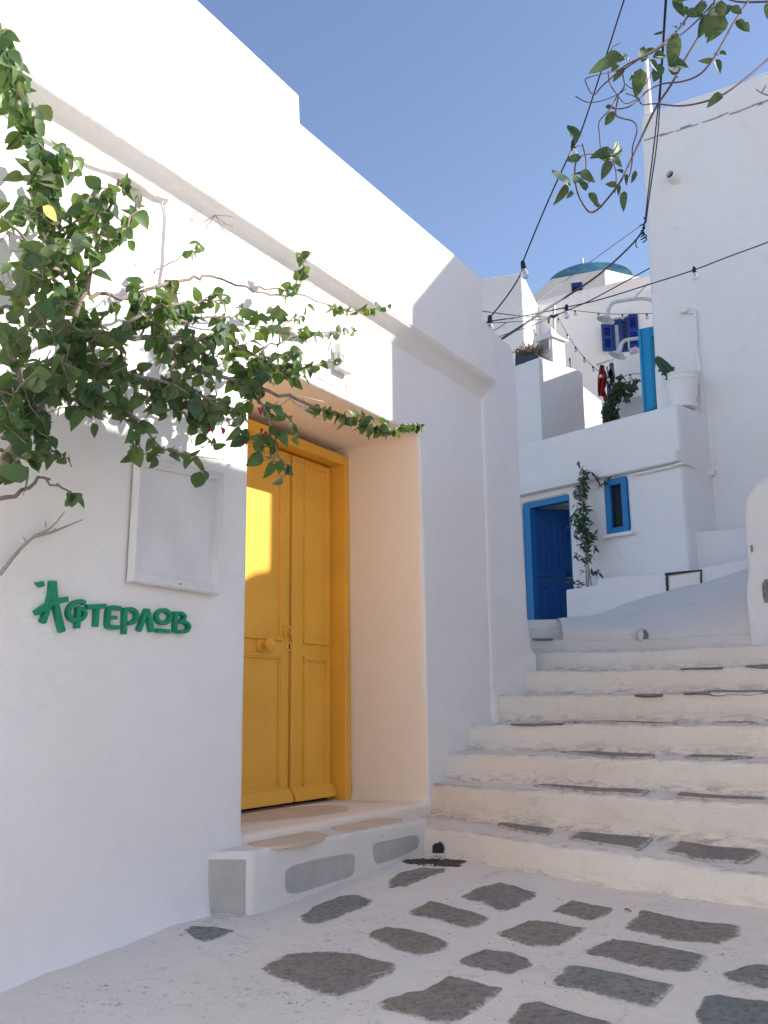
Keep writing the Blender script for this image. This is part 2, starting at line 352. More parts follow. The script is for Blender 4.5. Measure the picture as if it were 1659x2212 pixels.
for zz_, L in ((z5, stones5), (z6, stones6)):
    for poly, k in L: stone([lane_hit(zz_(*p)) for p in poly], lane_z, M_slate if k else M_stone, lane, rough=.007 if not k else .004, lift=.0045, nseg=72)

# ------------------------------------------------------------------ STEPS (structure)
def lerp_tab(tab, o):
    if o <= tab[0][0]: return tab[0][1]
    for (a, b), (c, d) in zip(tab, tab[1:]):
        if o <= c: return b+(d-b)*(o-a)/(c-a)
    return tab[-1][1]
SK = [([(0, -.40), (.5, -.56), (1.45, -.86), (2.07, -.96), (3.6, -1.05)], [(.5, -.625), (1.4, -.642), (2.1, -.668), (3.6, -.70)]),
      ([(-.02, .075), (.10, .02), (.57, -.10), (1.3, -.27), (2, -.27), (3.6, -.3)], [(.5, -.44), (1.4, -.441), (2, -.452), (3.6, -.46)]),
      ([(0, .27), (.42, .22), (1.2, .08), (2, .08), (3.6, .05)], [(.4, -.263), (1.2, -.277), (3.6, -.282)]),
      ([(0, .62), (.3, .60), (1., .60), (1.9, .45), (3.6, .4)], [(.3, -.104), (3.6, -.102)]),
      ([(0, 1.05), (1.8, 1.0), (3.6, .95)], [(0, .093), (.9, .080), (1.8, .088), (3.6, .09)]),
      ([(0, 1.50), (3.6, 1.42)], [(-.2, .285), (.7, .252), (3.6, .25)]),
      ([(-.5, 2.0), (3.6, 1.95)], [(-.4, .44), (.5, .418), (3.6, .415)]),
      ([(-3, 2.75), (3.6, 2.7)], [(-.7, .62), (.3, .553), (3.6, .555)]),
      ([(-3, 3.5), (3.6, 3.4)], [(-1., .78), (.1, .70), (1.3, .648), (3.6, .64)]),
      ([(-4, 4.7), (3.6, 4.6)], [(-1.6, .97), (.1, .90), (3.6, .88)])]
def step_surface(mb):
    NU = 150; rows = []
    def om(k): return -.3 if k < 6 else (-.3 if k == 6 else -3.)
    def pt(k, u, ds, z):
        o = om(k)+(3.9-om(k))*u; s = lerp_tab(SK[k][0], o)+.025*fbm(o, k, 1.1, 5.)+.009*fbm(o, k*3., 5., 2.); return o, s+ds, z
    for k in range(len(SK)):
        zb = (lambda o, s, k=k: lane_z(s, o)-.02) if k == 0 else (lambda o, s, k=k: lerp_tab(SK[k-1][1], o)+.012+.006*fbm(o, k, 2, 1.))
        zt = lambda o, k=k: lerp_tab(SK[k][1], o)+.010*fbm(o, k*2., 1.7, 4.)
        for fr_, ds in ((0, -.022), (.25, -.012), (.5, -.006), (.78, .0), (.94, .005), (1., .018), (1.01, .07)):
            r = []
            for i in range(NU+1):
                o, s, _ = pt(k, i/NU, ds, 0); a = zb(o, s); b = zt(o); z = a+(b-a)*fr_
                w_ = .008*fbm(o*1.0, s*2+z*4, 4., k*1.3) + .012*fbm(o, z, 1.5, k*2.1); r.append(W.P(s+w_, o, z))
            rows.append(r)
        nxt = k+1 if k+1 < len(SK) else None
        for q in (.45, .85):
            r = []
            for i in range(NU+1):
                o, s, _ = pt(k, i/NU, .09, 0)
                if nxt is not None: o2, s2, _ = pt(nxt, i/NU, -.022, 0)
                else: o2, s2 = o, s+3.
                oo = o+(o2-o)*q; ss = s+(s2-s)*q; r.append(W.P(ss, oo, zt(oo)+.004*q+.006*fbm(oo, ss, 4, 7.)))
            rows.append(r)
    n = NU+1
    for r in rows: mb.v += r
    for i in range(len(rows)-1):
        for j in range(NU): a = i*n+j; mb.f.append((a, a+n, a+n+1, a+1)); mb.fm.append(0)
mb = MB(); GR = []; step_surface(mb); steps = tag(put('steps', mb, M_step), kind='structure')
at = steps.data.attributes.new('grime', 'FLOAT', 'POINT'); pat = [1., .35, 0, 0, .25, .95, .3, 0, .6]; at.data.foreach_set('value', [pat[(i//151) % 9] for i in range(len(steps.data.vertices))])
for p in steps.data.polygons: p.use_smooth = True
for e in steps.data.edges: e.use_edge_sharp = False
sb = steps.modifiers.new('soften', 'SUBSURF'); sb.levels = 1; sb.render_levels = 1
def tread_hit(p, z):
    r = ray(p); P = r*(z/r.z); d = P-W.o; return d.dot(W.a), d.dot(W.n)
T = {0: [[(200,1165),(265,1140),(450,1155),(545,1165),(470,1210),(330,1190)], [(590,1225),(690,1180),(1040,1220),(960,1280),(800,1260)], [(1120,1285),(1190,1235),(1330,1250),(1600,1255),(1605,1275),(1540,1320),(1290,1315)]],
     1: [[(400,938),(470,928),(800,945),(1015,958),(970,980),(700,968)], [(1170,985),(1190,965),(1400,980),(1640,990),(1630,1008),(1300,1003)]],
     2: [[(545,757),(700,752),(1048,762),(1035,780),(800,778)], [(1210,780),(1260,768),(1590,772),(1400,790),(1250,792)]],
     3: [[(560,592),(800,590),(1165,591),(1160,602),(560,602)], [(1300,599),(1450,588),(1605,587),(1600,596),(1400,602)]]}
for k, L in T.items():
    for poly in L:
        q = [z6(*p) for p in poly]; zt = lerp_tab(SK[k][1], .9+.0*k); zt = SK[k][1][min(1, len(SK[k][1])-1)][1]
        pl = [tread_hit(p, zt) for p in q]
        def zf(t, o, k=k): return lerp_tab(SK[k][1], o)+.010*fbm(o, k*2., 1.7, 4.)+.012
        # keep the stone behind the nosing and ahead of the next riser
        cl = []
        for t_, o_ in pl:
            lo = lerp_tab(SK[k][0], o_)+.045; hi = lerp_tab(SK[k+1][0], o_)-.05; cl.append((min(max(t_, lo), hi), o_))
        stone(cl, zf, M_stone, steps, jag=.006, rough=.003, rings=4, lift=.003)
# edge stones showing in the upper nosings
for k, a, b, hgt in ((4, 1476, 1700, .013), (5, 1612, 1720, .011), (4, 1370, 1430, .004), (7, 1149, 1194, .014), (5, 1470, 1560, .003), (3, 1105, 1215, .004)):
    def so(px):   # offset o on step k nosing seen at px
        best = None
        for i in range(400):
            o_ = -1.5+5*i/400; P = W.P(lerp_tab(SK[k][0], o_), o_, lerp_tab(SK[k][1], o_)); r = P; # project
            y = (r.y*_c+r.z*_s); x = r.x; u = (r.z*_c-r.y*_s)
            X, Y = x/y*FPX, u/y*FPX; X2 = X*_cr+Y*_sr
            e = abs(X2+829.5-px)
            if best is None or e < best[0]: best = (e, o_)
        return best[1]
    o0, o1 = so(a), so(b); m = MB(); top = []; bot = []
    n_ = 16; V = []; F = []
    for i in range(n_+1):
        u = i/n_; o_ = o0+(o1-o0)*u; s_ = lerp_tab(SK[k][0], o_); z_ = lerp_tab(SK[k][1], o_)+.010*fbm(o_, k*2., 1.7, 4.); hh = hgt*(math.sin(math.pi*min(1, max(0, u)))**.9+.05)*(1+.9*fbm(o_, 0, 7, 1))
        V += [W.P(s_-.012, o_, z_+.004-hh*1.4), W.P(s_+.03+hh*2, o_, z_+.006+hh*.5), W.P(s_+.10, o_, z_-.03), W.P(s_+.07, o_, z_-.035)]
    for i in range(n_):
        for c_ in range(4): F.append((i*4+c_, i*4+(c_+1) % 4, (i+1)*4+(c_+1) % 4, (i+1)*4+c_))
    F += [(0, 1, 2, 3), tuple(n_*4+c_ for c_ in range(4))]
    m.add(V, F); o = put('paving_stone', m, M_stone, steps)

# ------------------------------------------------------------------ HOUSE WITH YELLOW DOOR
house = root('whitewashed_house', W, 'long whitewashed house on the left with the tall yellow double door and a thick cornice', 'house')
LI = 1.722; OL = -1.70; OR0, OR1 = .013, .046
WB = MB()   # wall body: solids round the opening
tL = -7.5; RT = .93
WB.prism(W, [(tL, -1.3), (OL, -1.3), (OL, LI), (tL, LI)], 0, -1.0)
WB.prism(W, [(OR1+.004, -1.3), (RT+.25, -1.3), (RT+.25, LI), (OR0, LI)], 0, -1.0)
WB.prism(W, [(tL, LI-.001), (RT+.25, LI-.001), (RT+.25, 2.37), (tL, 2.37)], 0, -1.0)
for q0, q1, zz_0 in ((-7.2, -4.5, -.02), (-4.5, -1.93, 0)):
    g0, g1 = Z0+SL*q0, Z0+SL*q1
    for oo, up in ((.34, .05), (.24, .10), (.15, .18), (.08, .28), (.04, .42)): WB.loops([W.P(q0, -.05, g0-.3), W.P(q0, oo, g0-.3), W.P(q0, oo, g0+.0), W.P(q0, -.002, g0+up), W.P(q0, -.05, g0+up)], [W.P(q1, -.05, g1-.3), W.P(q1, oo*.35, g1-.3), W.P(q1, oo*.35, g1), W.P(q1, -.002, g1+up*.5), W.P(q1, -.05, g1+up*.5)])
WB.prism(W, [(OL-.1, -1.3), (OR1+.1, -1.3), (OR1+.1, -.545), (OL-.1, -.545)], -.02, -1.0)
WB.prism(W, [(OL-.1, -1.3), (OR1+.1, -1.3), (OR1+.1, LI+.1), (OL-.1, LI+.1)], -.72, -1.0)
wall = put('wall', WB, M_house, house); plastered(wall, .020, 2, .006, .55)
# upper wall (overhanging) with the cove of the cornice
UW = MB(); zc = 2.365; TE = 1.03
OV = .112; zc = (W.h((829, 665), OV)[1]+W.h((1072, 828), OV)[1])/2; TE = W.h((1072, 828), OV)[0]
prof = [(OV, zc), (OV-.012, zc-.012), (.075, zc-.022), (.035, zc-.050), (.012, zc-.095), (-.02, zc-.125), (-.02, zc+.05)]
UW.loops([W.P(tL, o, z) for o, z in prof], [W.P(TE, o-.002, z) for o, z in prof])
cornice = put('cornice', UW, M_white, house, bevel=.006)
UP = MB(); ra, rb, rc, rd_, re = [W.h(p, OV+.004) for p in ((430, 0), (648, 205), (650, 265), (1043, 600), (1044, 690))]
UP.prism(W, [(tL, zc-.0), (TE, zc-.0), (TE, re[1]-.06), (re[0], re[1]), rd_, rc, rb, ra, (tL, ra[1]+.08)], OV+.004, -3.2)
upper = put('upper_wall', UP, M_white, house, bevel=.02, seg=3)
W2 = MB(); W2.prism(W, [(.95, -1.2), (1.77, -1.2), (1.71, .42), (1.655, .70), (1.615, 1.5), (1.61, 2.70), (1.54, 2.84), (.95, 2.88)], .012, -3.0)
# flared foot of the corner
W2.loops([W.P(.96, .0, -.6), W.P(1.66, .0, -.6), W.P(1.60, .0, .45), W.P(.98, .0, .3)], [W.P(.96, .07, -.6), W.P(1.82, .10, -.6), W.P(1.76, .03, .42), W.P(.98, .02, .1)])
w2 = put('end_wall', W2, M_white, house); plastered(w2, .024, 4, .010, .5)
# door frame and leaves
DO = -.55; LO = -.65; JR = -.005
DF = MB(); dz0 = -.55; dz1 = 1.665; JW = .035
DF.box(W, JR-JW, JR+.03, DO-.14, DO+.004, dz0, dz1); DF.box(W, -1.45, JR-JW, DO-.138, DO+.002, dz1-.065, dz1); DF.box(W, -1.45, -1.38, DO-.14, DO+.004, dz0, dz1-.066)
put('door_frame', DF, M_yellow, house, bevel=.004)
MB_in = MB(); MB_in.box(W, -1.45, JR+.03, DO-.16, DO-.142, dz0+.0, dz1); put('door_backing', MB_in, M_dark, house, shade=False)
def door_leaf(t0, t1, panels, astr=None):
    m = MB(); zt = dz1-.075; zb = -.525
    m.box(W, t0, t1, LO-.035, LO, zb, zt); lf = put('door_leaf', m, M_yellow, house, bevel=.004)
    for (a, b, c, d) in panels:
        m = MB(); w_ = .030
        for q, (ww, oo) in enumerate(((w_, .012), (w_*.62, .018))):
            m.box(W, a, b, LO-.002, LO+oo-q*.0005, d-ww, d+.0-q*.003); m.box(W, a, b, LO-.002, LO+oo-.001-q*.0005, c+q*.003, c+ww)
            m.box(W, a+q*.003, a+ww, LO-.002, LO+oo-.0005-q*.0005, c+.002, d-.002); m.box(W, b-ww, b-q*.003, LO-.002, LO+oo-.0015-q*.0005, c+.002, d-.002)
        put('panel_moulding', m, M_yellow, lf, bevel=.003)
    m = MB(); A = [W.P(t0+.012, LO, zb+.085), W.P(t0+.012, LO+.012, zb+.085), W.P(t0+.012, LO+.045, zb+.022), W.P(t0+.012, LO+.045, zb+.004), W.P(t0+.012, LO, zb+.004)]
    dx = W.a*(t1-t0-.018); m.loops(A, [p+dx for p in A]); put('weather_bar', m, M_yellow, lf, bevel=.003)
    return lf
lfR = door_leaf(-.487, JR-JW-.004, [(-.355, -.087, .408, 1.572), (-.355, -.084, -.457, .332)])
lfL = door_leaf(-1.37, -.496, [(-1.30, -.577, .412, 1.572), (-1.30, -.577, -.45, .335)])
m = MB(); m.box(W, -.489, -.452, LO, LO+.016, -.52, 1.58); put('astragal', m, M_yellow, lfR, bevel=.004)
# knob, lever and keyhole on the left leaf
def leafP(p, off=0.): return W.H(p, LO+off)
kc = leafP((563, 1394)); m = MB(); m.lathe(kc, [(.045, 0), (.045, .006), (.036, .011), (.017, .014), (.014, .040), (.020, .050), (.036, .056), (.041, .068), (.036, .082), (.018, .09), (.001, .092)], 28, W.n); put('door_knob', m, M_yellow, lfL)
kc = leafP((617, 1368)); m = MB(); m.lathe(kc, [(.028, 0), (.028, .006), (.022, .012), (.011, .015), (.010, .040), (.012, .05), (.001, .054)], 22, W.n)
m.tube([kc+W.n*.045, kc+W.n*.048+Vector((0, 0, .026))-W.a*.01, kc+W.n*.05+Vector((0, 0, .036))-W.a*.05, kc+W.n*.05+Vector((0, 0, .034))-W.a*.085], .008, .006, 8, 4); put('lever_handle', m, M_yellow, lfL)
kc = leafP((621.5, 1397)); m = MB(); m.lathe(kc, [(.030, 0), (.030, .006), (.022, .011), (.001, .012)], 24, W.n); kh = put('keyhole_plate', m, M_yellow, lfL)
m = MB(); c0 = kc+W.n*.012; m.loops([c0+W.a*dx_*.0045+Vector((0, 0, dz_*.014)) for dx_, dz_ in ((-1, -1), (1, -1), (1, 1), (-1, 1))], [c0+W.n*.0035+W.a*dx_*.0045+Vector((0, 0, dz_*.014)) for dx_, dz_ in ((-1, -1), (1, -1), (1, 1), (-1, 1))]); put('keyhole', m, M_black, lfL)
# doorstep
ds = MB(); zt = -.585
A = [(-2.02, -.15), (-1.815, .150), (-.426, .243), (-.33, .15), (-.2, -.3)]
ds.loops([W.P(t, o, -1.1) for t, o in A], [W.P(t, o, zt) for t, o in A])
ds.loops([W.P(t, o, -1.1) for t, o in [(-1.69, -.27), (-.1, -.12), (.05, -.12), (.05, -.7), (-1.69, -.7)]], [W.P(t, o, -.545) for t, o in [(-1.69, -.27), (-.1, -.12), (.05, -.12), (.05, -.7), (-1.69, -.7)]])
dstep = put('doorstep', ds, M_slab, house); plastered(dstep, .013, 3, .0022, .3)
def flat_patch(name, outer, P0, nrm, mat, parent, th=.004, n=40):
    """thin painted patch: smooth closed outline through world points"""
    pts = smooth(outer+[outer[0]], 5)[:-1]; c = sum(pts, Vector())/len(pts)
    pts = [c+(p-c)*(1+.012*mnoise.noise(p*25)) for p in pts]
    m = MB(); m.loops([p-nrm*.01 for p in pts], [p+nrm*th for p in pts]); return put(name, m, mat, parent, shade=False)
def onz(p, z): r = ray(p); return r*(z/r.z)
UPV = Vector((0, 0, 1))
def z5b(x, y): return ((780+x*.40386)/1.50693, (2000+y*.40386)/1.50693)
flat_patch('sand_patch', [onz(z5b(*p), -.5425) for p in [(-120,1690),(60,1608),(300,1570),(640,1542),(800,1540),(882,1560),(820,1595),(600,1630),(300,1655),(60,1672)]], 0, UPV, M_creampatch, dstep, .0015)
flat_patch('sand_patch', [onz(z5b(*p), -.5825) for p in [(60,1840),(110,1800),(260,1765),(450,1750),(640,1757),(712,1780),(640,1812),(480,1850),(260,1874),(120,1868)]], 0, UPV, M_creampatch, dstep, .0015)
flat_patch('sand_patch', [onz(z5b(*p), -.5825) for p in [(735,1710),(820,1675),(980,1650),(1180,1640),(1300,1650),(1290,1672),(1150,1705),(960,1735),(800,1747)]], 0, UPV, M_creampatch, dstep, .0015)
p0, p1 = W.P(-1.815, .150, 0), W.P(-.426, .243, 0); dd = (p1-p0).normalized(); ff = Fr(p0.x, p0.y, math.degrees(math.atan2(dd.x, dd.y)))
flat_patch('grey_patch', [ff.H(z5(*p), .0015) for p in [(545,1100),(560,1040),(680,1000),(850,965),(912,968),(918,1030),(900,1080),(780,1120),(640,1165),(560,1168)]], 0, ff.n, M_greypatch, dstep, .0015)
flat_patch('grey_patch', [ff.H(z5(*p), .0015) for p in [(1018,940),(1030,905),(1120,885),(1230,862),(1262,875),(1260,925),(1200,960),(1080,1005),(1035,1008)]], 0, ff.n, M_greypatch, dstep, .0015)
p0, p1 = W.P(-2.02, -.15, 0), W.P(-1.815, .15, 0); dd = (p1-p0).normalized(); fe = Fr(p0.x, p0.y, math.degrees(math.atan2(dd.x, dd.y)))
L_ = (p1-p0).length
m = MB(); m.prism(fe, [(.10, -.615), (L_-.03, -.620), (L_-.028, -.84), (.10, -.82)], -.01, .006); put('grey_patch', m, M_greypatch, dstep, bevel=.003)
# drain hole with soil and little grate
dc = onz((938, 1852), -.745)
m = MB()
for i in range(420):
    a = rnd.random()*6.28; r = rnd.random()**.6; c = dc+W.n*(math.cos(a)*.17*r)+W.a*(math.sin(a)*.10*r-.01)+Vector((0, 0, -.012)); c.z = lane_z((c-W.o).dot(W.a), (c-W.o).dot(W.n))-.001; s = .002+rnd.random()**2*.009
    m.lathe(c-UPV*s*.4, [(s*.6, 0), (s*1.1, s*.35), (s*.7, s*.8), (.001, s*.9)], 6, Vector((rnd.uniform(-.3, .3), rnd.uniform(-.3, .3), 1)))
sp_ = [((dc-W.o).dot(W.a)+dy, (dc-W.o).dot(W.n)+dx) for dx, dy in ((-.19, .01), (-.10, .05), (.0, .07), (.09, .06), (.17, -.03), (.10, -.07), (.0, -.08), (-.1, -.05))]
so_ = stone(sp_, lane_z, M_soil, lane, name='soil', lift=.001, rough=.018, jag=.07, nseg=60); so_['kind'] = 'stuff'
tag(put('soil_debris', m, M_soil), 'dark soil and leaf litter gathered at the drain beside the doorstep', 'soil', kind='stuff')
DFm = Fr(*(W.P(-.50, .25, 0).xy), NH); DPL = ([(925,1776),(928,1776),(930,1800),(931,1822),(928,1822),(926,1800)], [(934,1828),(938,1822),(947,1821),(950,1817),(956,1823),(960,1833),(957,1844),(948,1846),(944,1849),(934,1846)])
for q_, dpl in enumerate(DPL): m = MB(); m.loops([DFm.H(p, .022) for p in dpl], [DFm.H(p, -.02) for p in dpl]); put('drain_hole' if q_ else 'crack', m, M_dark, steps) if q_ else None
gr = root('drain_grate', dc+Vector((0, -.01, .02)), 'tiny slotted metal grate lying in the drain corner by the doorstep', 'grate')
for i in range(6):
    m = MB(); f_ = Fr(dc.x, dc.y-.03, 95); m.box(f_, -.04+i*.014, -.034+i*.014, -.022, .022, dc.z+.016, dc.z+.022); put('bar', m, M_whitemetal, gr)
m = MB(); m.box(f_, -.044, .044, -.026, -.02, dc.z+.014, dc.z+.020); m.box(f_, -.044, .044, -.003, .003, dc.z+.0145, dc.z+.0205); put('rim', m, M_whitemetal, gr)

# notice board
BO = .038; TLc, BLc, BRc, TRc = W.hs([(299, 984), (283, 1256), (474, 1286), (484, 1022)], BO)
bd = root('notice_board', Matrix.Translation(W.P(BLc[0], 0, BLc[1])), 'blank white framed board hanging on the house wall left of the yellow door', 'board')
Q = [Vector((q[0], q[1])) for q in (TLc, TRc, BRc, BLc)]; cQ = sum(Q, Vector((0, 0)))/4
def inset(k, d): # shrink by distance d
    v = cQ-Q[k]; return Q[k]+Vector((d if v.x > 0 else -d, d if v.y > 0 else -d))
for k in range(4):
    k2 = (k+1) % 4; m = MB()
    for d0, d1, oo in ((0, .040, BO), (.003, .026, BO+.004), (.006, .014, BO+.007)):
        m.prism(W, [tuple(inset(k, d0)), tuple(inset(k2, d0)), tuple(inset(k2, d1)), tuple(inset(k, d1))], .012, oo+k*.0004)
    put('frame_strip', m, M_whitewood, bd, bevel=.002)
m = MB(); m.prism(W, [tuple(inset(k, .04)) for k in range(4)], .010, BO-.016); put('panel', m, M_whitewood, bd)
m = MB(); m.lathe(W.H(zL(1392, 121), BO+.006), [(.004, 0), (.001, .006)], 8, W.n); put('nail', m, M_black, bd)
# lettering
LT = root('wall_lettering', Matrix.Translation(W.P(-2.9, 0, .45)), 'green raised Greek letters fixed to the wall below the blank board', 'sign')
LETT = [('A', [([(412,97),(396,230),(335,418)],42), ([(414,97),(434,270),(485,492)],42), ([(283,345),(370,285),(440,255),(522,238)],38)]),
 ('F', [([(660,268),(630,255),(585,265),(548,295),(533,345),(555,388),(605,402),(645,380),(660,348),(645,318),(612,308)],32), ([(608,300),(600,462)],34)]),
 ('T', [([(675,297),(821,291)],34), ([(752,300),(742,450)],34)]), ('E', [([(935,310),(865,303),(843,325),(836,400),(842,448),(918,456)],32), ([(845,378),(900,381)],26)]),
 ('R', [([(968,305),(963,508)],34), ([(972,318),(1020,316),(1055,345),(1055,390),(1025,418),(985,426)],30)]), ('L', [([(1138,316),(1112,385),(1075,482)],36), ([(1140,316),(1158,400),(1176,489)],36)]),
 ('O', [([(1265+52*math.cos(a), 372+50*math.sin(a)) for a in [i*math.pi/8-.3 for i in range(17)]],30), ([(1211,479),(1308,487)],30)]),
 ('B', [([(1357,333),(1355,496)],32), ([(1365,347),(1400,347),(1427,372),(1410,402),(1378,412)],27), ([(1378,412),(1432,416),(1459,450),(1436,485),(1372,489)],28)])]
for nm, strokes in LETT:
    m = MB()
    for q, (pl, wd) in enumerate(strokes):
        P = [Vector(W.h(zL(*p), .02)) for p in pl]; P = smooth(P, 6) if len(P) > 2 else P; wd = wd*.28/FPX*4.0*.5
        L1 = []; L2 = []
        for i, p in enumerate(P):
            d = (P[min(i+1, len(P)-1)]-P[max(i-1, 0)]).normalized(); k = Vector((-d.y, d.x)); L1.append(p+k*wd); L2.append(p-k*wd)
        for i in range(len(P)-1): 
            pass
        n_ = len(P); V = [W.P(p.x, .002, p.y) for p in L1+L2]+[W.P(p.x, .024+q*.0015, p.y) for p in L1+L2]; F = []
        for i in range(n_-1):
            F += [(i, i+1, n_+i+1, n_+i), (2*n_+i, 2*n_+i+1, 3*n_+i+1, 3*n_+i), (i, i+1, 2*n_+i+1, 2*n_+i), (n_+i, n_+i+1, 3*n_+i+1, 3*n_+i)]
        F += [(0, n_, 3*n_, 2*n_), (n_-1, 2*n_-1, 4*n_-1, 3*n_-1)]; m.add(V, F)
    if nm == 'A': m.prism(W, W.hs([zL(*p) for p in [(286,108),(334,97),(343,135),(318,147)]], .02), .002, .024)
    put('letter', m, M_green, LT, bevel=.0015)
# cable run on the wall
mb = MB()
cab = [W.H(p, .03) for p in [(-60,170),(0,206),(57,258),(120,296),(200,345),(255,366),(300,392),(345,421),(367,430),(372,465),(370,500),(367,560),(360,610),(356,690),(352,800)]]
for d in (-.006, .006): mb.tube([p+W.a*d+UPV*d for p in cab], .0055, n=7, sub=5)
tag(put('wall_cable', mb, M_white), 'white painted cable running down the lit wall behind the bougainvillea', 'cable')
# small white wall fixture
fx = root('wall_fixture', Matrix.Translation(W.H((733, 795))), 'small white square fixture with a round lens above the yellow door', 'fixture')
a_, b_ = W.h((719, 792)), W.h((746, 765)); m = MB(); m.box(W, a_[0], b_[0], 0, .05, a_[1]-.02, b_[1]+.02); put('body', m, M_whitemetal, fx, bevel=.008)
m = MB(); m.lathe(W.H((735, 772), .05), [(.028, 0), (.028, .012), (.02, .016), (.001, .010)], 20, W.n); put('lens', m, M_curtain, fx)
m = MB(); m.tube([W.H((722, 762), .03), W.H((718, 748), .02), W.H((717, 735), .0)], .006, n=6, sub=3); put('cable', m, M_whitewood, fx)

# ------------------------------------------------------------------ HOUSE B with the blue door
YB = 12.0
B = frame_at((1140, 1340), YB, 138.)
hb = root('terrace_house', B, 'small white house at the top of the steps with open blue door and roof terrace', 'house')
ledT = B.hs([(1100, 1072), z3(1165, 1105)]); topp = B.hs([z3(315, 1080), z3(1180, 838)])
tc = B.h((1476, 1050))[0]; tl = B.h((1128, 1090))[0]
zledge = (B.h(z3(1165, 1105))[1]+B.h(z3(325, 1310))[1])/2; zpar = (topp[0][1]+topp[1][1])/2; zledb = (B.h(z3(1190, 1165))[1]+B.h(z3(325, 1365))[1])/2
dL, dT = B.h(zD(150, 570)); dR = B.h(zD(600, 475))[0]; dT = (B.h(zD(145, 570))[1]+B.h(zD(590, 475))[1])/2; dR2 = B.h(zD(640, 1300))[0]; dZ = B.h((1146, 1342))[1]
dL2 = B.h(zD(225, 1700))[0]
print('B', 'tc', tc, 'ledge', zledge, zledb, 'par', zpar, topp, 'door', dL, dL2, dR, dR2, dT, dZ)
wi = B.hs([zD(960, 350), zD(1170, 300), zD(1210, 850), zD(990, 880)]); wl_, wr_ = (wi[0][0]+wi[3][0])/2, (wi[1][0]+wi[2][0])/2; wt_, wb_ = (wi[0][1]+wi[1][1])/2, (wi[2][1]+wi[3][1])/2
print('win', wi)
BD = -.9
BW = MB(); lo = -.5
dLw = min(dL, dL2)-.02; dRw = (dR+dR2)/2
BW.box(B, dLw-3.5, dLw, BD, 0, lo, zledb+.02); BW.box(B, dRw, wl_, BD, 0, lo, zledb+.02); BW.box(B, wl_-.01, wr_+.01, BD, 0, lo, wb_); BW.box(B, wl_-.01, wr_+.01, BD, 0, wt_, zledb+.02); BW.box(B, wr_, tc, BD, 0, lo, zledb+.02)
BW.box(B, dLw-.01, dRw+.01, BD, 0, dT, zledb+.02); BW.box(B, dLw-.01, dRw+.01, BD-.5, 0, lo, dZ)
BW.box(B, dLw-3.5, tc, BD, -.0, zledb, zpar)
bw = put('wall', BW, M_white, hb); plastered(bw, .022, 2, .012, .6)
m = MB(); te = B.h(z3(1165, 1130), .1)[0]; m.box(B, dLw-3.5, te, -.02, .10, zledb, zledge); lg = put('ledge', m, M_white, hb); plastered(lg, .02, 2, .008, .5)
# the side wing running back from the corner
BS = Fr(*(B.P(tc, 0, 0).xy), 40.)
pl_ = [BS.P(0, 0, 0), BS.P(1.7, 0, 0), BS.P(1.7, -.7, 0), B.P(tc-.75, -.25, 0), B.P(tc-.12, -.003, 0)]
m = MB(); m.loops([p+UPV*lo for p in pl_], [p+UPV*(zpar-.004) for p in pl_]); side = put('side_wall', m, M_white, hb); plastered(side, .024, 2, .012, .6)
sp = BS.hs([z4(*p) for p in [(762,1375),(795,1380),(812,1560),(790,1570),(768,1545)]], .0); m = MB(); m.prism(BS, sp, -.01, .012); put('slot', m, simple('bare_cement', (.22, .21, .2), .9), hb)
# blue door
m = MB(); fw = (B.h(zD(203, 610))[0]-dL)*.7; 
m.box(B, dLw, dL2+fw*.8, -.16, -.03, dZ, dT-.0); m.box(B, dL2+fw*.8, dRw, -.16, -.032, dT-.075, dT); m.box(B, dRw-.02, dRw, -.16, -.03, dZ, dT-.075)
bf = put('door_frame', m, M_blue2, hb, bevel=.006)
hinge = B.P(dL2+fw*.8, -.13, 0); LF = Fr(hinge.x, hinge.y, 80.)
lt, lz = LF.h(zD(225, 620)); lr = LF.h(zD(640, 1200))[0]; zsp = LF.h(zD(400, 1295))[1]; ztop = lz-.0
print('leaf', lt, lz, lr, zsp)
lr = max(lr, .4)+.12
for nm, za, zb, pans in (('door_leaf', dZ+.01, zsp-.006, [(zD(310,1375), zD(440,1700)), (zD(485,1390), zD(620,1700))]), ('door_leaf', zsp+.006, ztop, [(zD(288,695), zD(430,1215)), (zD(462,700), zD(600,1225))])):
    m = MB(); m.box(LF, .0, lr, -.04, 0, za, zb); lf = put(nm, m, M_blue, hb, bevel=.004)
    for a, b in pans:
        (ta, z1), (tb, z0) = LF.h(a), LF.h(b); z0 = max(z0, za+.05); m = MB()
        m.box(LF, ta, tb, -.002, .016, z1-.025, z1); m.box(LF, ta, tb, -.002, .0155, z0, z0+.025); m.box(LF, ta, ta+.025, -.002, .015, z0, z1); m.box(LF, tb-.025, tb, -.002, .0145, z0, z1); m.box(LF, ta+.05, tb-.05, -.002, .010, z0+.05, z1-.05)
        put('panel', m, M_blue, lf, bevel=.004)
m = MB(); m.lathe(LF.H(zD(597, 1270), .0), [(.02, 0), (.012, .02), (.02, .04), (.001, .045)], 12, LF.n); put('handle', m, M_black, hb)
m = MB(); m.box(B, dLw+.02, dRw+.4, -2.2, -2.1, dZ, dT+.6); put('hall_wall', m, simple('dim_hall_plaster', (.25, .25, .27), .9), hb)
m = MB(); m.box(B, dLw-.6, dRw+.6, -2.1, -.9, dT-.02, dT+.05); put('hall_ceiling', m, M_white, hb)
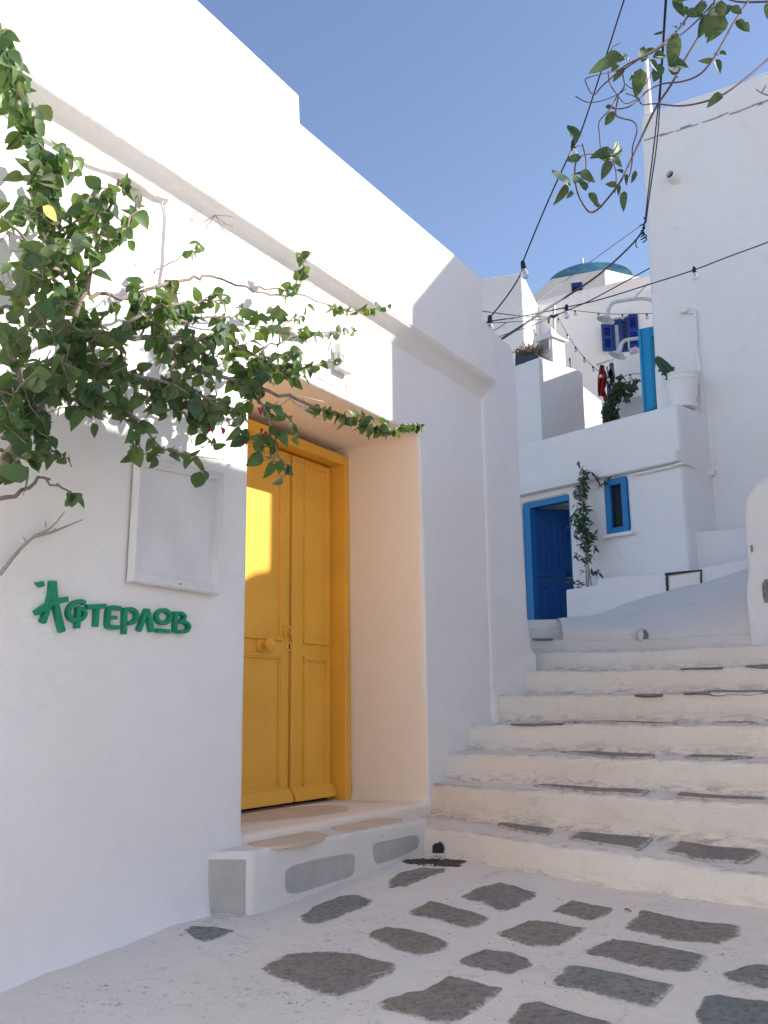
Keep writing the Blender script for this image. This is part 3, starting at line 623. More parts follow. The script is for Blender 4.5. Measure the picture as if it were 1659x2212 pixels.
# window
wf = MB(); fwid = .075
wf.box(B, wl_, wl_+fwid, -.06, .02, wb_, wt_); wf.box(B, wr_-fwid, wr_, -.06, .02, wb_, wt_); wf.box(B, wl_+fwid, wr_-fwid, -.06, .018, wt_-fwid, wt_); wf.box(B, wl_+fwid, wr_-fwid, -.06, .018, wb_, wb_+fwid)
wn = put('window_frame', wf, M_blue2, hb, bevel=.006)
m = MB(); m.box(B, wl_+fwid, wr_-fwid, -.05, -.03, wb_+fwid, wt_-fwid); put('pane', m, M_pane, wn)
m = MB(); m.box(B, wl_-.03, wr_+.08, 0, .08, wb_-.045, wb_-.002); s_ = put('window_sill', m, M_white, wn, bevel=.012)
# round bulkhead lamp
rl = root('bulkhead_lamp', Matrix.Translation(B.H(zD(715, 525))), 'round bulkhead wall lamp half hidden by the climber beside the blue door', 'wall lamp')
c = B.H(zD(712, 478), 0); m = MB(); m.lathe(c, [(.075, 0), (.075, .03), (.062, .045)], 24, B.n); put('body', m, simple('grey_metal', (.22, .24, .22), .5), rl)
m = MB(); m.lathe(c+B.n*.04, [(.06, 0), (.05, .03), (.02, .045), (.001, .048)], 24, B.n); put('glass', m, simple('frosted_glass', (.30, .33, .30), .25), rl)
for k in range(3):
    m = MB(); m.tube([c+B.n*.047+(B.a*math.cos(2.1*k)+UPV*math.sin(2.1*k))*.062, c+B.n*.095, c+B.n*.047-(B.a*math.cos(2.1*k)+UPV*math.sin(2.1*k))*.062], .004, n=5, sub=4); put('guard_bar', m, M_black, rl)

# ------------------------------------------------------------------ planter wall, bank and right wall
PW = Fr(*(B.P(0, .75, 0).xy), 138.)
tp = PW.hs([(1221, 1270), (1290, 1268), (1290, 1249), (1484, 1231), (1622, 1205), (1720, 1185)])
m = MB(); zlow = (tp[0][1]+tp[1][1])/2; zhi = tp[2][1]
m.prism(PW, [(tp[0][0], -.2), (tp[5][0]+1.5, -.2), (tp[5][0]+1.5, tp[3][1]+.05), (tp[4][0], tp[4][1]), (tp[3][0], tp[3][1]), (tp[2][0], zhi), (tp[1][0], zlow), (tp[0][0], zlow)], 0, -.14)
m.prism(PW, [(tp[2][0], -.2), (tp[5][0]+1.5, -.2), (tp[5][0]+1.5, tp[3][1]+.045), (tp[4][0], tp[4][1]-.005), (tp[3][0], tp[3][1]-.005), (tp[2][0], zhi-.005)], -.1, -.80)
m.prism(PW, [(tp[0][0], -.2), (tp[0][0]+.12, -.2), (tp[0][0]+.12, zlow-.003), (tp[0][0], zlow-.003)], -.05, -.8)
pw = put('planter_wall', m, M_white); plastered(pw, .02, 3, .012, .4)
tag(pw, 'low white planter wall with stepped top in front of the terrace house', 'wall')
m = MB(); m.box(PW, tp[0][0]+.1, tp[1][0]+.02, -.72, -.13, -.1, zlow-.05); tag(put('planter_soil', m, M_soil), 'dark soil filling the planter by the blue door', 'soil', kind='stuff')
ht = root('wall_hatch', Matrix.Translation(PW.P(PW.h((1440, 1280))[0], 0, PW.h((1440, 1280))[1])), 'small white hatch with a dark worn frame in the planter wall', 'hatch')
hp = PW.hs([(1438, 1238), (1516, 1230), (1516, 1262), (1439, 1282)]); 
m = MB(); m.prism(PW, [hp[0], hp[1], (hp[1][0], hp[1][1]-.014), (hp[0][0], hp[0][1]-.03)], -.02, .016); m.prism(PW, [(hp[0][0], hp[0][1]-.045), (hp[0][0]+.028, hp[0][1]-.03), (hp[3][0]+.03, hp[3][1]-.08), (hp[3][0]+.01, hp[3][1]-.08)], -.02, .014); m.prism(PW, [(hp[1][0]-.009, hp[1][1]-.014), (hp[1][0], hp[1][1]-.014), (hp[2][0], hp[2][1]-.06), (hp[2][0]-.009, hp[2][1]-.06)], -.02, .014)
put('frame', m, simple('dark_weathered_wood', (.06, .055, .055), .9, 0, .5, 30), ht)
m = MB(); m.prism(PW, [(hp[0][0]+.05, hp[0][1]-.045), (hp[1][0]-.02, hp[1][1]-.03), (hp[2][0]-.02, hp[2][1]-.1), (hp[3][0]+.05, hp[3][1]-.1)], -.02, .008); put('door', m, M_white, ht)
# sloping plaster bank above the top steps
BK = MB(); top = [(1200,1338),(1221,1335),(1265,1332),(1313,1318),(1352,1302),(1442,1277),(1505,1261),(1560,1246),(1619,1228),(1720,1205)]
topw = smooth([PW.H(p, .02)-UPV*.0 for p in top], 6)
SF = Fr(*(W.P(3.3, 0, 0).xy), NH); SF2 = Fr(*(W.P(2.75, 0, 0).xy), NH)
bot = [(1215,1352),(1240,1352),(1290,1356),(1340,1360),(1395,1368),(1430,1382),(1500,1376),(1560,1371),(1619,1366),(1740,1355)]
botw = smooth([SF2.H(p, 0) + (UPV*-.06) for p in bot], 6)
nr = 14; n_ = len(topw); 
for r in range(nr+1):
    u = r/nr
    for i in range(n_):
        a, b = botw[i], topw[i]; k = u**1.5; x = a+(b-a)*u; x = Vector((a.x+(b.x-a.x)*k, a.y+(b.y-a.y)*k, a.z+(b.z-a.z)*(u**.8))); x += UPV*.012*fbm(x.x, x.y, 2.5)-SF.n*.0; BK.v.append(x)
for r in range(nr):
    for i in range(n_-1): a = r*n_+i; BK.f.append((a, a+1, a+n_+1, a+n_)); BK.fm.append(0)
# back skirt so that the bank is closed
k0 = len(BK.v)
for i in range(n_): BK.v.append(topw[i]-PW.n*.3-UPV*.01)
for i in range(n_): BK.v.append(Vector((topw[i].x, topw[i].y, -.3))-PW.n*.3)
for i in range(n_): BK.v.append(Vector((botw[i].x, botw[i].y, -.3)))
for i in range(n_-1):
    BK.f += [(nr*n_+i, nr*n_+i+1, k0+i+1, k0+i), (k0+i, k0+i+1, k0+n_+i+1, k0+n_+i), (k0+2*n_+i, k0+2*n_+i+1, i+1, i)]; BK.fm += [0]*3
bk = put('plaster_bank', BK, M_step); tag(bk, kind='structure'); bk.name = 'bank'
pp = root('drain_pipe', Matrix.Translation(SF2.H((1392, 1382), .0)), 'short round grey drain pipe stub poking out of the bank at the top step', 'pipe')
PL = [SF2.H((1330, 1372), -.22), SF2.H((1362, 1372), -.09), SF2.H((1388, 1372), .02)]; ax = (PL[-1]-PL[-2]).normalized(); ax = (ax+SF2.n*.25).normalized()
m = MB(); m.tube(PL, .047, n=18, sub=3); put('pipe', m, M_step, pp)
m = MB(); m.lathe(PL[-1]-ax*.03, [(.051, 0), (.053, .035), (.047, .037), (.046, .01)], 20, ax); put('collar', m, simple('pale_blue_grey_paint', (.45, .50, .52), .7), pp)
m = MB(); m.lathe(PL[-1]-ax*.03, [(.047, .0), (.047, .030), (.001, .028)], 20, ax); put('pipe_bore', m, simple('pipe_mouth_grey', (.16, .21, .24), .8), pp)
# right wall with rounded shoulder
HF = Fr(*(W.P(2.45, 0, 0).xy), 112.)
hw = [HF.h(p) for p in [(1622,1400),(1617,1330),(1613,1270),(1616,1215),(1611,1150),(1611,1090),(1619,1063),(1640,1038),(1662,1026),(1760,1000),(1900,990)]]
hw = [tuple(v) for v in smooth([Vector(q) for q in hw], 4)]
m = MB(); hw[0] = (hw[0][0], 0); m.prism(HF, hw+[(hw[-1][0], -.2), (hw[0][0], -.2)], 0, -1.1)
hwall = put('side_street_wall', m, M_white); plastered(hwall, .028, 4, .02, .35); tag(hwall, 'rounded whitewashed wall end at the right edge of the steps', 'wall')
sp = HF.hs([(1648,1290),(1646,1262),(1652,1252),(1675,1250),(1678,1300),(1652,1302)], 0)
m = MB(); m.prism(HF, sp, -.02, .014); tag(put('bare_stone', m, M_stone, hwall)); 
m = MB(); m.prism(HF, HF.hs([(1621,1180),(1625,1176),(1627,1190),(1623,1194)]), -.02, .010); put('bare_stone', m, M_stone, hwall)
# low wall between house B side and the right wall
LWf = Fr(*(BS.P(.25, .35, 0).xy), 118.)
lw = LWf.hs([(1480,1152),(1540,1146),(1615,1138),(1700,1128)]); m = MB(); m.prism(LWf, [(lw[0][0], 0)]+lw+[(lw[3][0], 0)], 0, -.35)
lwo = put('low_wall', m, M_white); plastered(lwo, .022, 3, .010, .4); tag(lwo, 'short white wall tucked between the terrace house and the rounded wall', 'wall')

# ------------------------------------------------------------------ tall house C
pc = BS.P(.62, 0, 0); C = Fr(pc.x, pc.y, NH); 
cl = [C.h(p) for p in [(1385,250),(1400,565),(1418,880)]]; cr = C.h((1659,150)); ztc = C.h((1388,246))[1]
print('C', cl, cr, pc, ztc)
tcl = sum(q[0] for q in cl)/3
hc_ = root('tall_house', C, 'tall plain white house rising at the right behind the flower pot', 'house')
m = MB(); m.prism(C, [(cl[2][0]+.05, -.5), (9, -.5), (9, ztc+.15), (tcl+3, ztc+.08), (tcl+.02, ztc), (cl[1][0], cl[1][1]), (cl[2][0], cl[2][1])], 0, -3.2); cw = put('wall', m, M_white, hc_); plastered(cw, .04, 2, .016, .8)
# worn cornice line
mm = simple('bare_cement_streak', (.42, .38, .37), .9, 0, .2, 20)
ca, cb = C.h((1392, 306)), C.h((1700, 207))
for i in range(26):
    u = i/26; t0 = ca[0]+(cb[0]-ca[0])*u; z = ca[1]+(cb[1]-ca[1])*u+rnd.uniform(-.015, .015); L = rnd.uniform(.06, .16)
    if rnd.random() < .25: continue
    m = MB(); h_ = rnd.uniform(.006, .013); m.prism(C, [(t0, z), (t0+L, z+.008), (t0+L, z+.008+h_*.6), (t0, z+h_)], -.012, .0125+rnd.random()*.003); put('crack_ridge', m, mm, hc_)
# post on the roof
m = MB(); m.loops([C.H(p, -.15) for p in [(1391,262),(1408,262),(1396,118),(1391,118)]], [C.H(p, -.15)-C.n*.09 for p in [(1391,262),(1408,262),(1396,118),(1391,118)]]); put('roof_post', m, M_white, hc_, bevel=.01)
# spout
spt = root('clay_spout', Matrix.Translation(C.H((1459, 397))), 'short white clay rain spout sticking out high on the tall house', 'spout')
c = C.H((1459, 388), 0); ax = (C.n*1.+UPV*.10-C.a*.25).normalized(); m = MB(); m.lathe(c-ax*.02, [(.07, 0), (.064, .10), (.062, .16), (.05, .162), (.048, .03)], 22, ax); put('pipe', m, M_white, spt)
m = MB(); m.lathe(c-ax*.02, [(.0475, .04), (.0475, .11), (.001, .12)], 18, ax); put('pipe_bore', m, M_soil, spt)
# conduit
cd = root('conduit', Matrix.Translation(C.H(z4(1000, 1755))), 'white electrical conduit with junction boxes running down the corner of the tall house', 'conduit')
m = MB(); m.tube([C.H(z4(*p), .03) for p in [(765,52),(800,46),(824,50),(832,90),(838,200),(845,400),(862,560),(880,700),(893,850),(908,1000),(925,1200),(942,1400),(965,1610),(980,1680)]], .020, n=8, sub=4); put('pipe', m, M_white, cd)
for a, b in ((z4(692, 80), z4(768, 15)), (z4(957, 1752), z4(1045, 1676))):
    (t0, z0), (t1, z1) = C.h(a), C.h(b); m = MB(); m.box(C, t0, t1, 0, .075, z0, z1); put('junction_box', m, M_white, cd, bevel=.01)
m = MB(); A = [B.H(z4(*p), .03) for p in [(190,1725),(430,1672),(600,1632),(690,1606)]]; A += [BS.H(z4(*p), .03) for p in [(735,1606),(780,1630),(860,1672),(950,1716)]]; m.tube(A, .018, n=8, sub=3); put('pipe', m, M_white, cd)
# flower pot with cactus
yp = B.P(tc, -.25, 0).y+.12; pb = dep(z4(716, 1045), yp); pr = dep(z4(695, 700), yp); hh = pr.z-pb.z; R = 398*.21/2/FPX*yp*.985
print('pot', pb, hh, R)
pot = root('flower_pot', Matrix.Translation(pb), 'large white flower pot standing on the terrace corner', 'flower pot')
m = MB(); m.lathe(pb, [(R*.66, 0), (R*.70, hh*.02), (R*.70, hh*.14), (R*.64, hh*.16), (R*.66, hh*.2), (R*.90, hh*.78), (R*.95, hh*.79), (R*.955, hh*.82), (R*.92, hh*.84), (R*.94, hh*.92), (R, hh*.94), (R, hh*.99), (R*.95, hh), (R*.9, hh*.97)], 40); put('pot', m, M_white, pot)
m = MB(); m.lathe(pb+UPV*hh*.9, [(R*.93, 0), (R*.8, .02), (.001, .03)], 24); put('soil', m, M_soil, pot)
cact = root('cactus', Matrix.Translation(pb+UPV*hh*.9), 'leaning green cactus growing out of the white pot', 'cactus')
ca_ = dep(z4(640, 760), yp-.03); cb_ = dep(z4(425, 515), yp-.12); ax = (cb_-ca_); L = ax.length; ax.normalize(); x = ax.cross(Vector((0, 1, 0))).normalized(); y = ax.cross(x)
V = []; F = []; NS = 10; RR = 20
for i in range(NS+1):
    u = i/NS; r = .058*math.sin(math.pi*min(.5, .16+u*.55)+.0)*(1-u**3*.55) if u < 1 else .02
    for k in range(RR):
        a = 2*math.pi*k/RR; rr = r*(1+.28*(1 if k % 4 == 0 else (-.6 if k % 4 == 2 else 0))); V.append(ca_+ax*L*u+(x*math.cos(a)+y*math.sin(a))*rr)
for i in range(NS):
    for k in range(RR): F.append((i*RR+k, i*RR+(k+1) % RR, (i+1)*RR+(k+1) % RR, (i+1)*RR+k))
F += [tuple(range(RR)), tuple(range(NS*RR, NS*RR+RR))]; m = MB(); m.add(V, F); put('stem', m, M_cactus, cact)
for u, sd in ((.25, 1), (.45, 1), (.35, -1), (.15, -1), (.6, 1)):
    c = ca_+ax*L*u+x*sd*.05; d = (x*sd+ax*.3).normalized(); m = MB(); m.lathe(c, [(.006, 0), (.016, .015), (.014, .035), (.001, .045)], 8, d); put('offshoot', m, M_cactus, cact)
# turquoise frame on the terrace
TQ = frame_at(z3(1000, 700), YB*.985, NH+6)
tq = root('turquoise_door_frame', Matrix.Translation(TQ.H(z3(1000, 875))), 'turquoise wooden door frame on the terrace beside the tall house', 'door frame')
q = TQ.hs([z3(955,450), z3(1026,436), z3(1052,870), z3(985,905)]); m = MB(); m.prism(TQ, [q[0], q[1], q[2], q[3]], 0, -.10); put('post', m, M_turq, tq, bevel=.008)
q = TQ.hs([z3(1026,436), z3(1080,424), z3(1080,482), z3(1027,492)]); m = MB(); m.prism(TQ, q, -.001, -.10); put('lintel', m, M_turq, tq, bevel=.008)
q = TQ.hs([z3(962,455), z3(974,452), z3(1001,900), z3(990,903)]); m = MB(); m.prism(TQ, q, -.01, .022); put('moulding', m, M_turq, tq, bevel=.004)
q = TQ.hs([z3(1014,450), z3(1022,448), z3(1046,872), z3(1038,874)]); m = MB(); m.prism(TQ, q, -.01, .012); put('moulding', m, M_turq, tq, bevel=.004)
# ------------------------------------------------------------------ F chimney block
Fp = dep(zB(578, 1300), 13.8); FL = Fr(Fp.x, Fp.y, 138.); FR = Fr(Fp.x, Fp.y, 50.)
fa = FL.hs([zB(345, 1030), zB(575, 937)]); fb = FR.hs([zB(575, 940), zB(690, 983), zB(812, 1026), zB(940, 1072), zB(962, 1085)])
print('F', fa, fb)
hf = root('chimney_building', FL, 'white roof block with sunlit shoulder behind the terrace parapet', 'building')
zt_ = (fa[0][1]+fa[1][1])/2
m = MB(); m.prism(FR, [(0, 0), (fb[4][0], 0), (fb[4][0], fb[4][1]-.02), (fb[3][0], fb[3][1]), (fb[2][0], fb[2][1]), (fb[1][0], fb[1][1]), (0, zt_)], 0, -.45); m.prism(FL, [(-3, 0), (0, 0), (0, zt_-.005), (-3, zt_-.005)], 0.002, -.45)
m.prism(FR, [(0.02, 0), (fb[4][0]-.02, 0), (fb[4][0]-.02, zt_-.4), (0.02, zt_-.4)], -.3, -2.6)
fo = put('wall', m, M_white, hf); plastered(fo, .025, 2, .012, .5)
zl_ = FR.h(zB(770, 1100))[1]; pm = FR.H(zB(770, 1100)); xw = 4.75
wf_ = Fr(xw, 12.3, 0); m = MB(); m.loops([Vector((x, y, -.5)) for x, y in ((xw, 12.0), (8.5, 12.0), (8.5, 14.75), (xw, 14.72))], [Vector((x, y, zl_+(xw-pm.x)*tn_)) for x, y in ((xw, 12.0), (8.5, 12.0), (8.5, 14.75), (xw, 14.72))]); put('rear_shade_block', m, M_white, hc_, bevel=.03)  # unseen block added behind the tall house to shade the lower chimney building
# chimney
chp = dep(zB(688, 900), 14.15); CL = Fr(chp.x, chp.y, 138.); CR = Fr(chp.x, chp.y, 50.)
ch = root('chimney', CL, 'white chimney with pyramid cap and meshed opening on the roof block', 'chimney')
t0 = CL.h(zB(560, 850))[0]; t1 = CR.h(zB(803, 900))[0]; zb_ = CL.h(zB(690, 1050))[1]; ztc_ = CL.h(zB(685, 765))[1]
P00 = CL.P(0, 0, 0); A_ = CL.a*t0; B_ = CR.a*t1
def q4(z, g=0., gz=0.):
    c = P00+(A_+B_)*.5; return [c+(p-c)*(1+g)+UPV*z for p in (P00, P00+B_, P00+A_+B_, P00+A_)]
m = MB(); m.loops(q4(zb_-.6), q4(ztc_)); bdy = put('shaft', m, M_white, ch, bevel=.012)
apex = P00+(A_+B_)*.5; apz = CL.h(zB(680, 645))[1]+.02; m = MB(); rings_ = []
for i in range(7):
    u = i/6; g = .26-(1.22)*(u**.62); zz = ztc_+.03+(apz-ztc_-.03)*u; rings_.append(q4(zz, g))
for i in range(6):
    V = rings_[i]+rings_[i+1]; m.add(V, [(k, (k+1) % 4, 4+(k+1) % 4, 4+k) for k in range(4)])
m.add(rings_[0], [(3, 2, 1, 0)]); m.loops(q4(ztc_-.0, .26), q4(ztc_+.032, .27)); put('cap', m, M_white, ch)
m = MB(); mq = CL.hs([zB(572,805), zB(668,770), zB(668,880), zB(574,910)]); m.prism(CL, mq, .0, .015); put('mesh_panel', m, M_rust, ch)
for k in range(4):
    m = MB(); a, b = mq[k], mq[(k+1) % 4]; m.tube([CL.P(a[0], .02, a[1]), CL.P(b[0], .02, b[1])], .013, n=5); put('mesh_frame', m, M_whitewood, ch)
for k in range(9):
    u = (k+1)/10; m = MB(); m.tube([CL.P(mq[0][0]+(mq[1][0]-mq[0][0])*u, .018, mq[0][1]+(mq[1][1]-mq[0][1])*u), CL.P(mq[3][0]+(mq[2][0]-mq[3][0])*u, .018, mq[3][1]+(mq[2][1]-mq[3][1])*u)], .0035, n=4); put('wire', m, M_whitewood, ch)
yp_ = 14.4; pl = root('roof_pole', Matrix.Translation(dep(zB(706, 900), yp_+.3)), 'thin white pole behind the chimney carrying the cables', 'pole')
m = MB(); m.tube([dep(zB(706, 960), yp_+.3), dep(zB(699, 482), yp_+.3)], .026, .022, 8); put('shaft', m, M_whitemetal, pl)
m = MB(); m.tube([dep(zB(*p), yp_+.25) for p in [(655,640),(655,600),(680,575),(700,590),(715,570),(740,565)]], .02, n=6, sub=4); put('cable_tangle', m, M_black, pl)
# tub and dry brush
tb = root('black_tub', Matrix.Translation(dep(zB(450, 1000), 13.9)), 'black plastic tub on the roof block left of the chimney', 'tub')
TBf = Fr(*(FL.P(0, -.12, 0).xy), 138.); q = TBf.hs([zB(345,1040), zB(348,915), zB(380,893), (zB(450,890)), zB(520,915), zB(558,937), zB(565,960)])
m = MB(); m.prism(TBf, q, 0, -.3); put('body', m, M_navy, tb, bevel=.02)
m = MB(); m.tube([TBf.H(zB(*p), -.01) for p in [(362,910),(364,880),(375,876),(388,886),(388,905)]], .010, n=6, sub=4); put('handle', m, M_black, tb)
m = MB()
for i in range(260):
    c = dep(zB(rnd.gauss(485, 38), 925), 14.1+rnd.random()*.3); d = Vector((rnd.gauss(0, .7), rnd.gauss(0, .5), rnd.random()+.2)).normalized()*rnd.uniform(.12, .26); e = d.cross(UPV).normalized()*.03
    m.tube([c, c+d*.5+e*rnd.uniform(-1, 1), c+d-UPV*.03], .006, .003, 3)
tag(put('dry_brush', m, M_dry), 'clump of dry brown brush heaped beside the chimney', 'dry plant')
# antenna rod on the shoulder
m = MB(); m.tube([dep(zB(*p), 14.3) for p in [(848,1040),(845,960),(838,955),(840,985)]], .008, n=5); tag(put('metal_rod', m, M_black), 'short dark rod standing on the sunlit shoulder right of the chimney', 'rod')
# sunlit plank gate
GP = frame_at(zB(965, 1400), 14.9, 31.); q = GP.hs([zB(962,1212), zB(1127,1345), zB(1137,1560), zB(975,1600)])
gt = root('plank_gate', GP, 'sunlit white plank gate on the terrace behind the chimney block', 'gate')
for i in range(7):
    u0, u1 = i/7+.006, (i+1)/7-.006; f = lambda a, b, u: (a[0]+(b[0]-a[0])*u, a[1]+(b[1]-a[1])*u)
    m = MB(); m.prism(GP, [f(q[0], q[1], u0), f(q[0], q[1], u1), f(q[3], q[2], u1), f(q[3], q[2], u0)], 0, -.03); put('plank', m, M_whitewood, gt)
m = MB(); m.prism(GP, [q[0], q[1], q[2], q[3]], -.034, -.06); put('backing', m, M_whitewood, gt)

# ------------------------------------------------------------------ D house with shutters
DH = frame_at(zB(1100, 700), 17.5, 112.)
dh = root('shuttered_house', DH, 'white house on the slope with an ultramarine shuttered window', 'house')
q = DH.hs([zB(540,452), zB(1600,343)]); zd = q[0][1]; m = MB(); m.prism(DH, [(q[0][0]-1.6, -.5), (q[1][0]+2.5, -.5), (q[1][0]+2.5, q[1][1]), (q[0][0]-1.6, q[0][1])], 0, -4.2); put('wall', m, M_far, dh, bevel=.05)
Rf = frame_at(zB(1100, 400), 18.6, 112.); q = Rf.hs([zB(500,450), zB(850,360), zB(1165,290), zB(1560,200), zB(1700,170), zB(1700,480), zB(500,520)]); m = MB(); m.prism(Rf, [q[6], q[0], q[1], q[2], q[3], q[4], q[5]], 0, -.5)
pp_ = put('roof_parapet', m, M_dome_base, dh, bevel=.04)
# window recess + shutters
wq = DH.hs([zB(1215,625), zB(1370,592), zB(1370,905), zB(1215,912)]); t0, t1 = wq[0][0], wq[1][0]; z1, z0 = (wq[0][1]+wq[1][1])/2, (wq[2][1]+wq[3][1])/2
m = MB(); m.box(DH, t0, t1, -.02, .004, z0, z1); win = put('window', m, M_dark, dh)
m = MB()
for a, b, c_, d_ in ((t0, t0+.05, z0, z1), (t1-.05, t1, z0, z1), ((t0+t1)/2-.03, (t0+t1)/2+.03, z0, z1)): m.box(DH, a, b, .0, .03, c_, d_)
m.box(DH, t0, t1, 0, .028, z1-.06, z1); m.box(DH, t0, t1, 0, .026, z0, z0+.05); put('frame', m, M_ultra, win)
for a in ((t0+.06, t0+.13), ((t0+t1)/2+.04, t1-.12)): m = MB(); m.box(DH, a[0], a[1], .004, .012, z0+.05, z1-.1); put('curtain', m, M_curtain, win)
m = MB(); q = DH.hs([zB(1190,612), zB(1370,572), zB(1370,590), zB(1190,625)]); m.prism(DH, q, 0, .10); put('window_hood', m, M_far, dh)
for hx, sgn, pq in ((t0, -1, [(1122,645),(1215,665),(1215,880),(1140,912)]), (t1, 1, [(1366,572),(1452,560),(1456,862),(1375,872)])):
    h0 = DH.P(hx, .02, 0); d = 112 if sgn > 0 else 112
    SHf = Fr(h0.x, h0.y, 112+(-8 if sgn > 0 else -28)); Lw = (t1-t0)*.62
    sq = SHf.hs([zB(*p) for p in pq]); ta, tb_ = min(s[0] for s in sq), max(s[0] for s in sq); zA = (sq[2][1]+sq[3][1])/2; zT = (sq[0][1]+sq[1][1])/2
    m = MB(); w_ = .045
    m.box(SHf, ta, ta+w_, 0, .035, zA, zT); m.box(SHf, tb_-w_, tb_, 0, .035, zA, zT)
    for z_ in (zA, (zA+zT)/2-.03, zT-.07): m.box(SHf, ta+w_, tb_-w_, 0, .033, z_, z_+.07)
    m.box(SHf, ta+w_, tb_-w_, -.004, .0, zA, zT); sh = put('shutter', m, M_ultra, dh)
    z_ = zA+.1
    while z_ < zT-.1:
        if abs(z_-(zA+zT)/2) > .06:
            s = MB(); A = [SHf.P(ta+w_, .004, z_+.028), SHf.P(ta+w_, .012, z_+.03), SHf.P(ta+w_, .030, z_), SHf.P(ta+w_, .022, z_-.002)]; dx = SHf.a*(tb_-ta-2*w_); s.loops(A, [p+dx for p in A]); put('slat', s, M_ultra, sh, shade=False)
        z_ += .048
m = MB(); q = DH.hs([zB(1380,890), zB(1452,865), zB(1455,900), zB(1385,920)], .3); m.prism(DH, q, .15, .4); put('window_box', m, simple('faded_lilac_crate', (.5, .42, .5), .8), dh)
# low terrace wall in front of D carrying the bush
TW = frame_at(zB(1350, 1400), 13.9, 116.); q = TW.hs([zB(1278,1318), zB(1500,1290), zB(1700,1260), zB(1700,1500), zB(1283,1600)]); m = MB(); m.prism(TW, [q[0], q[1], q[2], (q[3][0], 2.2), (q[4][0], 2.2)], 0, -.25); o = put('terrace_wall', m, M_white, bevel=.02); tag(o, 'plain low white wall between the green bush and the turquoise frame', 'wall')
TW2 = frame_at(zB(1350, 1000), 14.6, 116.); q = TW2.hs([zB(1240,960), zB(1470,905), zB(1700,870)]); m = MB(); m.prism(TW2, [(q[0][0], 2.), (q[2][0], 2.)]+[q[2], q[1], q[0]], 0, -.2); o = put('terrace_wall', m, M_white, bevel=.02); tag(o, 'white wall below the shuttered window, behind the hanging clothes', 'wall')

# ------------------------------------------------------------------ church
CB = frame_at(zB(1150, 300), 26., 117.); cbx = [CB.h(zB(*p)) for p in [(480,420),(670,240),(1150,150),(1165,420),(480,520)]]
chc = root('domed_church', CB, 'old church with weathered blue dome rising above the rooftops', 'church')
m = MB(); m.prism(CB, [(cbx[0][0], 2), (cbx[3][0], 2), (cbx[2][0]+.03, cbx[2][1]), (cbx[1][0], cbx[1][1]), (cbx[0][0], cbx[0][1])], 0, -3.2); put('drum', m, M_dome_base, chc, bevel=.06)
c0 = CB.P(cbx[2][0]+.03, 0, 0); CS = Fr(c0.x, c0.y, 27+24.); q = CS.hs([zB(1152,150), zB(1425,215), zB(1600,240), zB(1600,420), zB(1165,420)])
m = MB(); m.prism(CS, q, .002, -2.4); put('side_wing', m, M_dome_base, chc, bevel=.05)
yc = 29.; dl, dr, dt = dep(zB(655, 262), yc), dep(zB(1400, 262), yc), dep(zB(1040, 156), yc)
rad_ = (dr-dl).length/2; hgt_ = dt.z-(dl.z+dr.z)/2; sR = (rad_*rad_+hgt_*hgt_)/(2*hgt_); cz = dt.z-sR; cxy = (dl+dr)/2
m = MB(); m.lathe(Vector((cxy.x, cxy.y, cz)), [(sR*math.sin(a), sR*math.cos(a)) for a in [max(.003, math.asin(min(1, rad_/sR))*(1-i/14)) for i in range(15)]], 48); put('dome', m, M_dome, chc)
fc = dep(zB(958, 158), yc); m = MB(); s = .07; fcr = fc-UPV*.1
m.box(Fr(fcr.x, fcr.y, 112), -s, s, -s, s, fcr.z, fcr.z+.3); m.box(Fr(fcr.x, fcr.y, 112), -s*.6, s*.6, -s*.6, s*.6, fcr.z+.3, fcr.z+.5); put('finial', m, M_dome_base, chc, bevel=.03)
q = CB.hs([zB(858,285), zB(952,272), zB(962,352), zB(864,368)]); m = MB(); m.prism(CB, q, -.05, .03); cwn = put('window', m, M_ultra, chc)
q = CB.hs([zB(872,325), zB(950,310), zB(952,345), zB(874,360)]); m = MB(); m.prism(CB, q, .0, .036); put('pane', m, M_pane, cwn)
q = CB.hs([zB(852,285), zB(862,262), zB(900,250), zB(955,250), zB(960,272), zB(858,287)]); m = MB(); m.prism(CB, q, -.02, .02); put('arch', m, M_far, chc)
# house E upper left
EF = frame_at(zB(415, 300), 17.0, 107.); ES = Fr(EF.o.x, EF.o.y, 25.)
eh = root('gabled_house', EF, 'tall white house with sunlit side behind the left house roof', 'house')
q = EF.hs([zB(-60,262), zB(415,187)]); m = MB(); m.prism(EF, [(q[0][0]-2, 0), (0, 0), (0, q[1][1]), (q[0][0]-2, q[0][1])], 0, -.5); put('front_wall', m, M_far, eh, bevel=.03)
q = ES.hs([zB(415,187), zB(598,568), zB(622,700), zB(622,900)]); m = MB(); m.prism(ES, [(0, 0), (q[3][0]+.3, 0), (q[3][0], q[3][1]), (q[2][0], q[2][1]), (q[1][0], q[1][1]), (0, q[0][1])], .004, -1.2); put('side_wall', m, M_far, eh, bevel=.03)
q = ES.hs([zB(502,510), zB(536,590), zB(540,745), zB(512,705)]); m = MB(); m.prism(ES, q, -.05, .012); ew = put('window', m, simple('grey_shutter', (.25, .22, .21), .8), eh)
m = MB()
for k in range(4): a, b = q[k], q[(k+1) % 4]; m.tube([ES.P(a[0], .02, a[1]), ES.P(b[0], .02, b[1])], .04, n=4)
put('frame', m, M_far, ew)
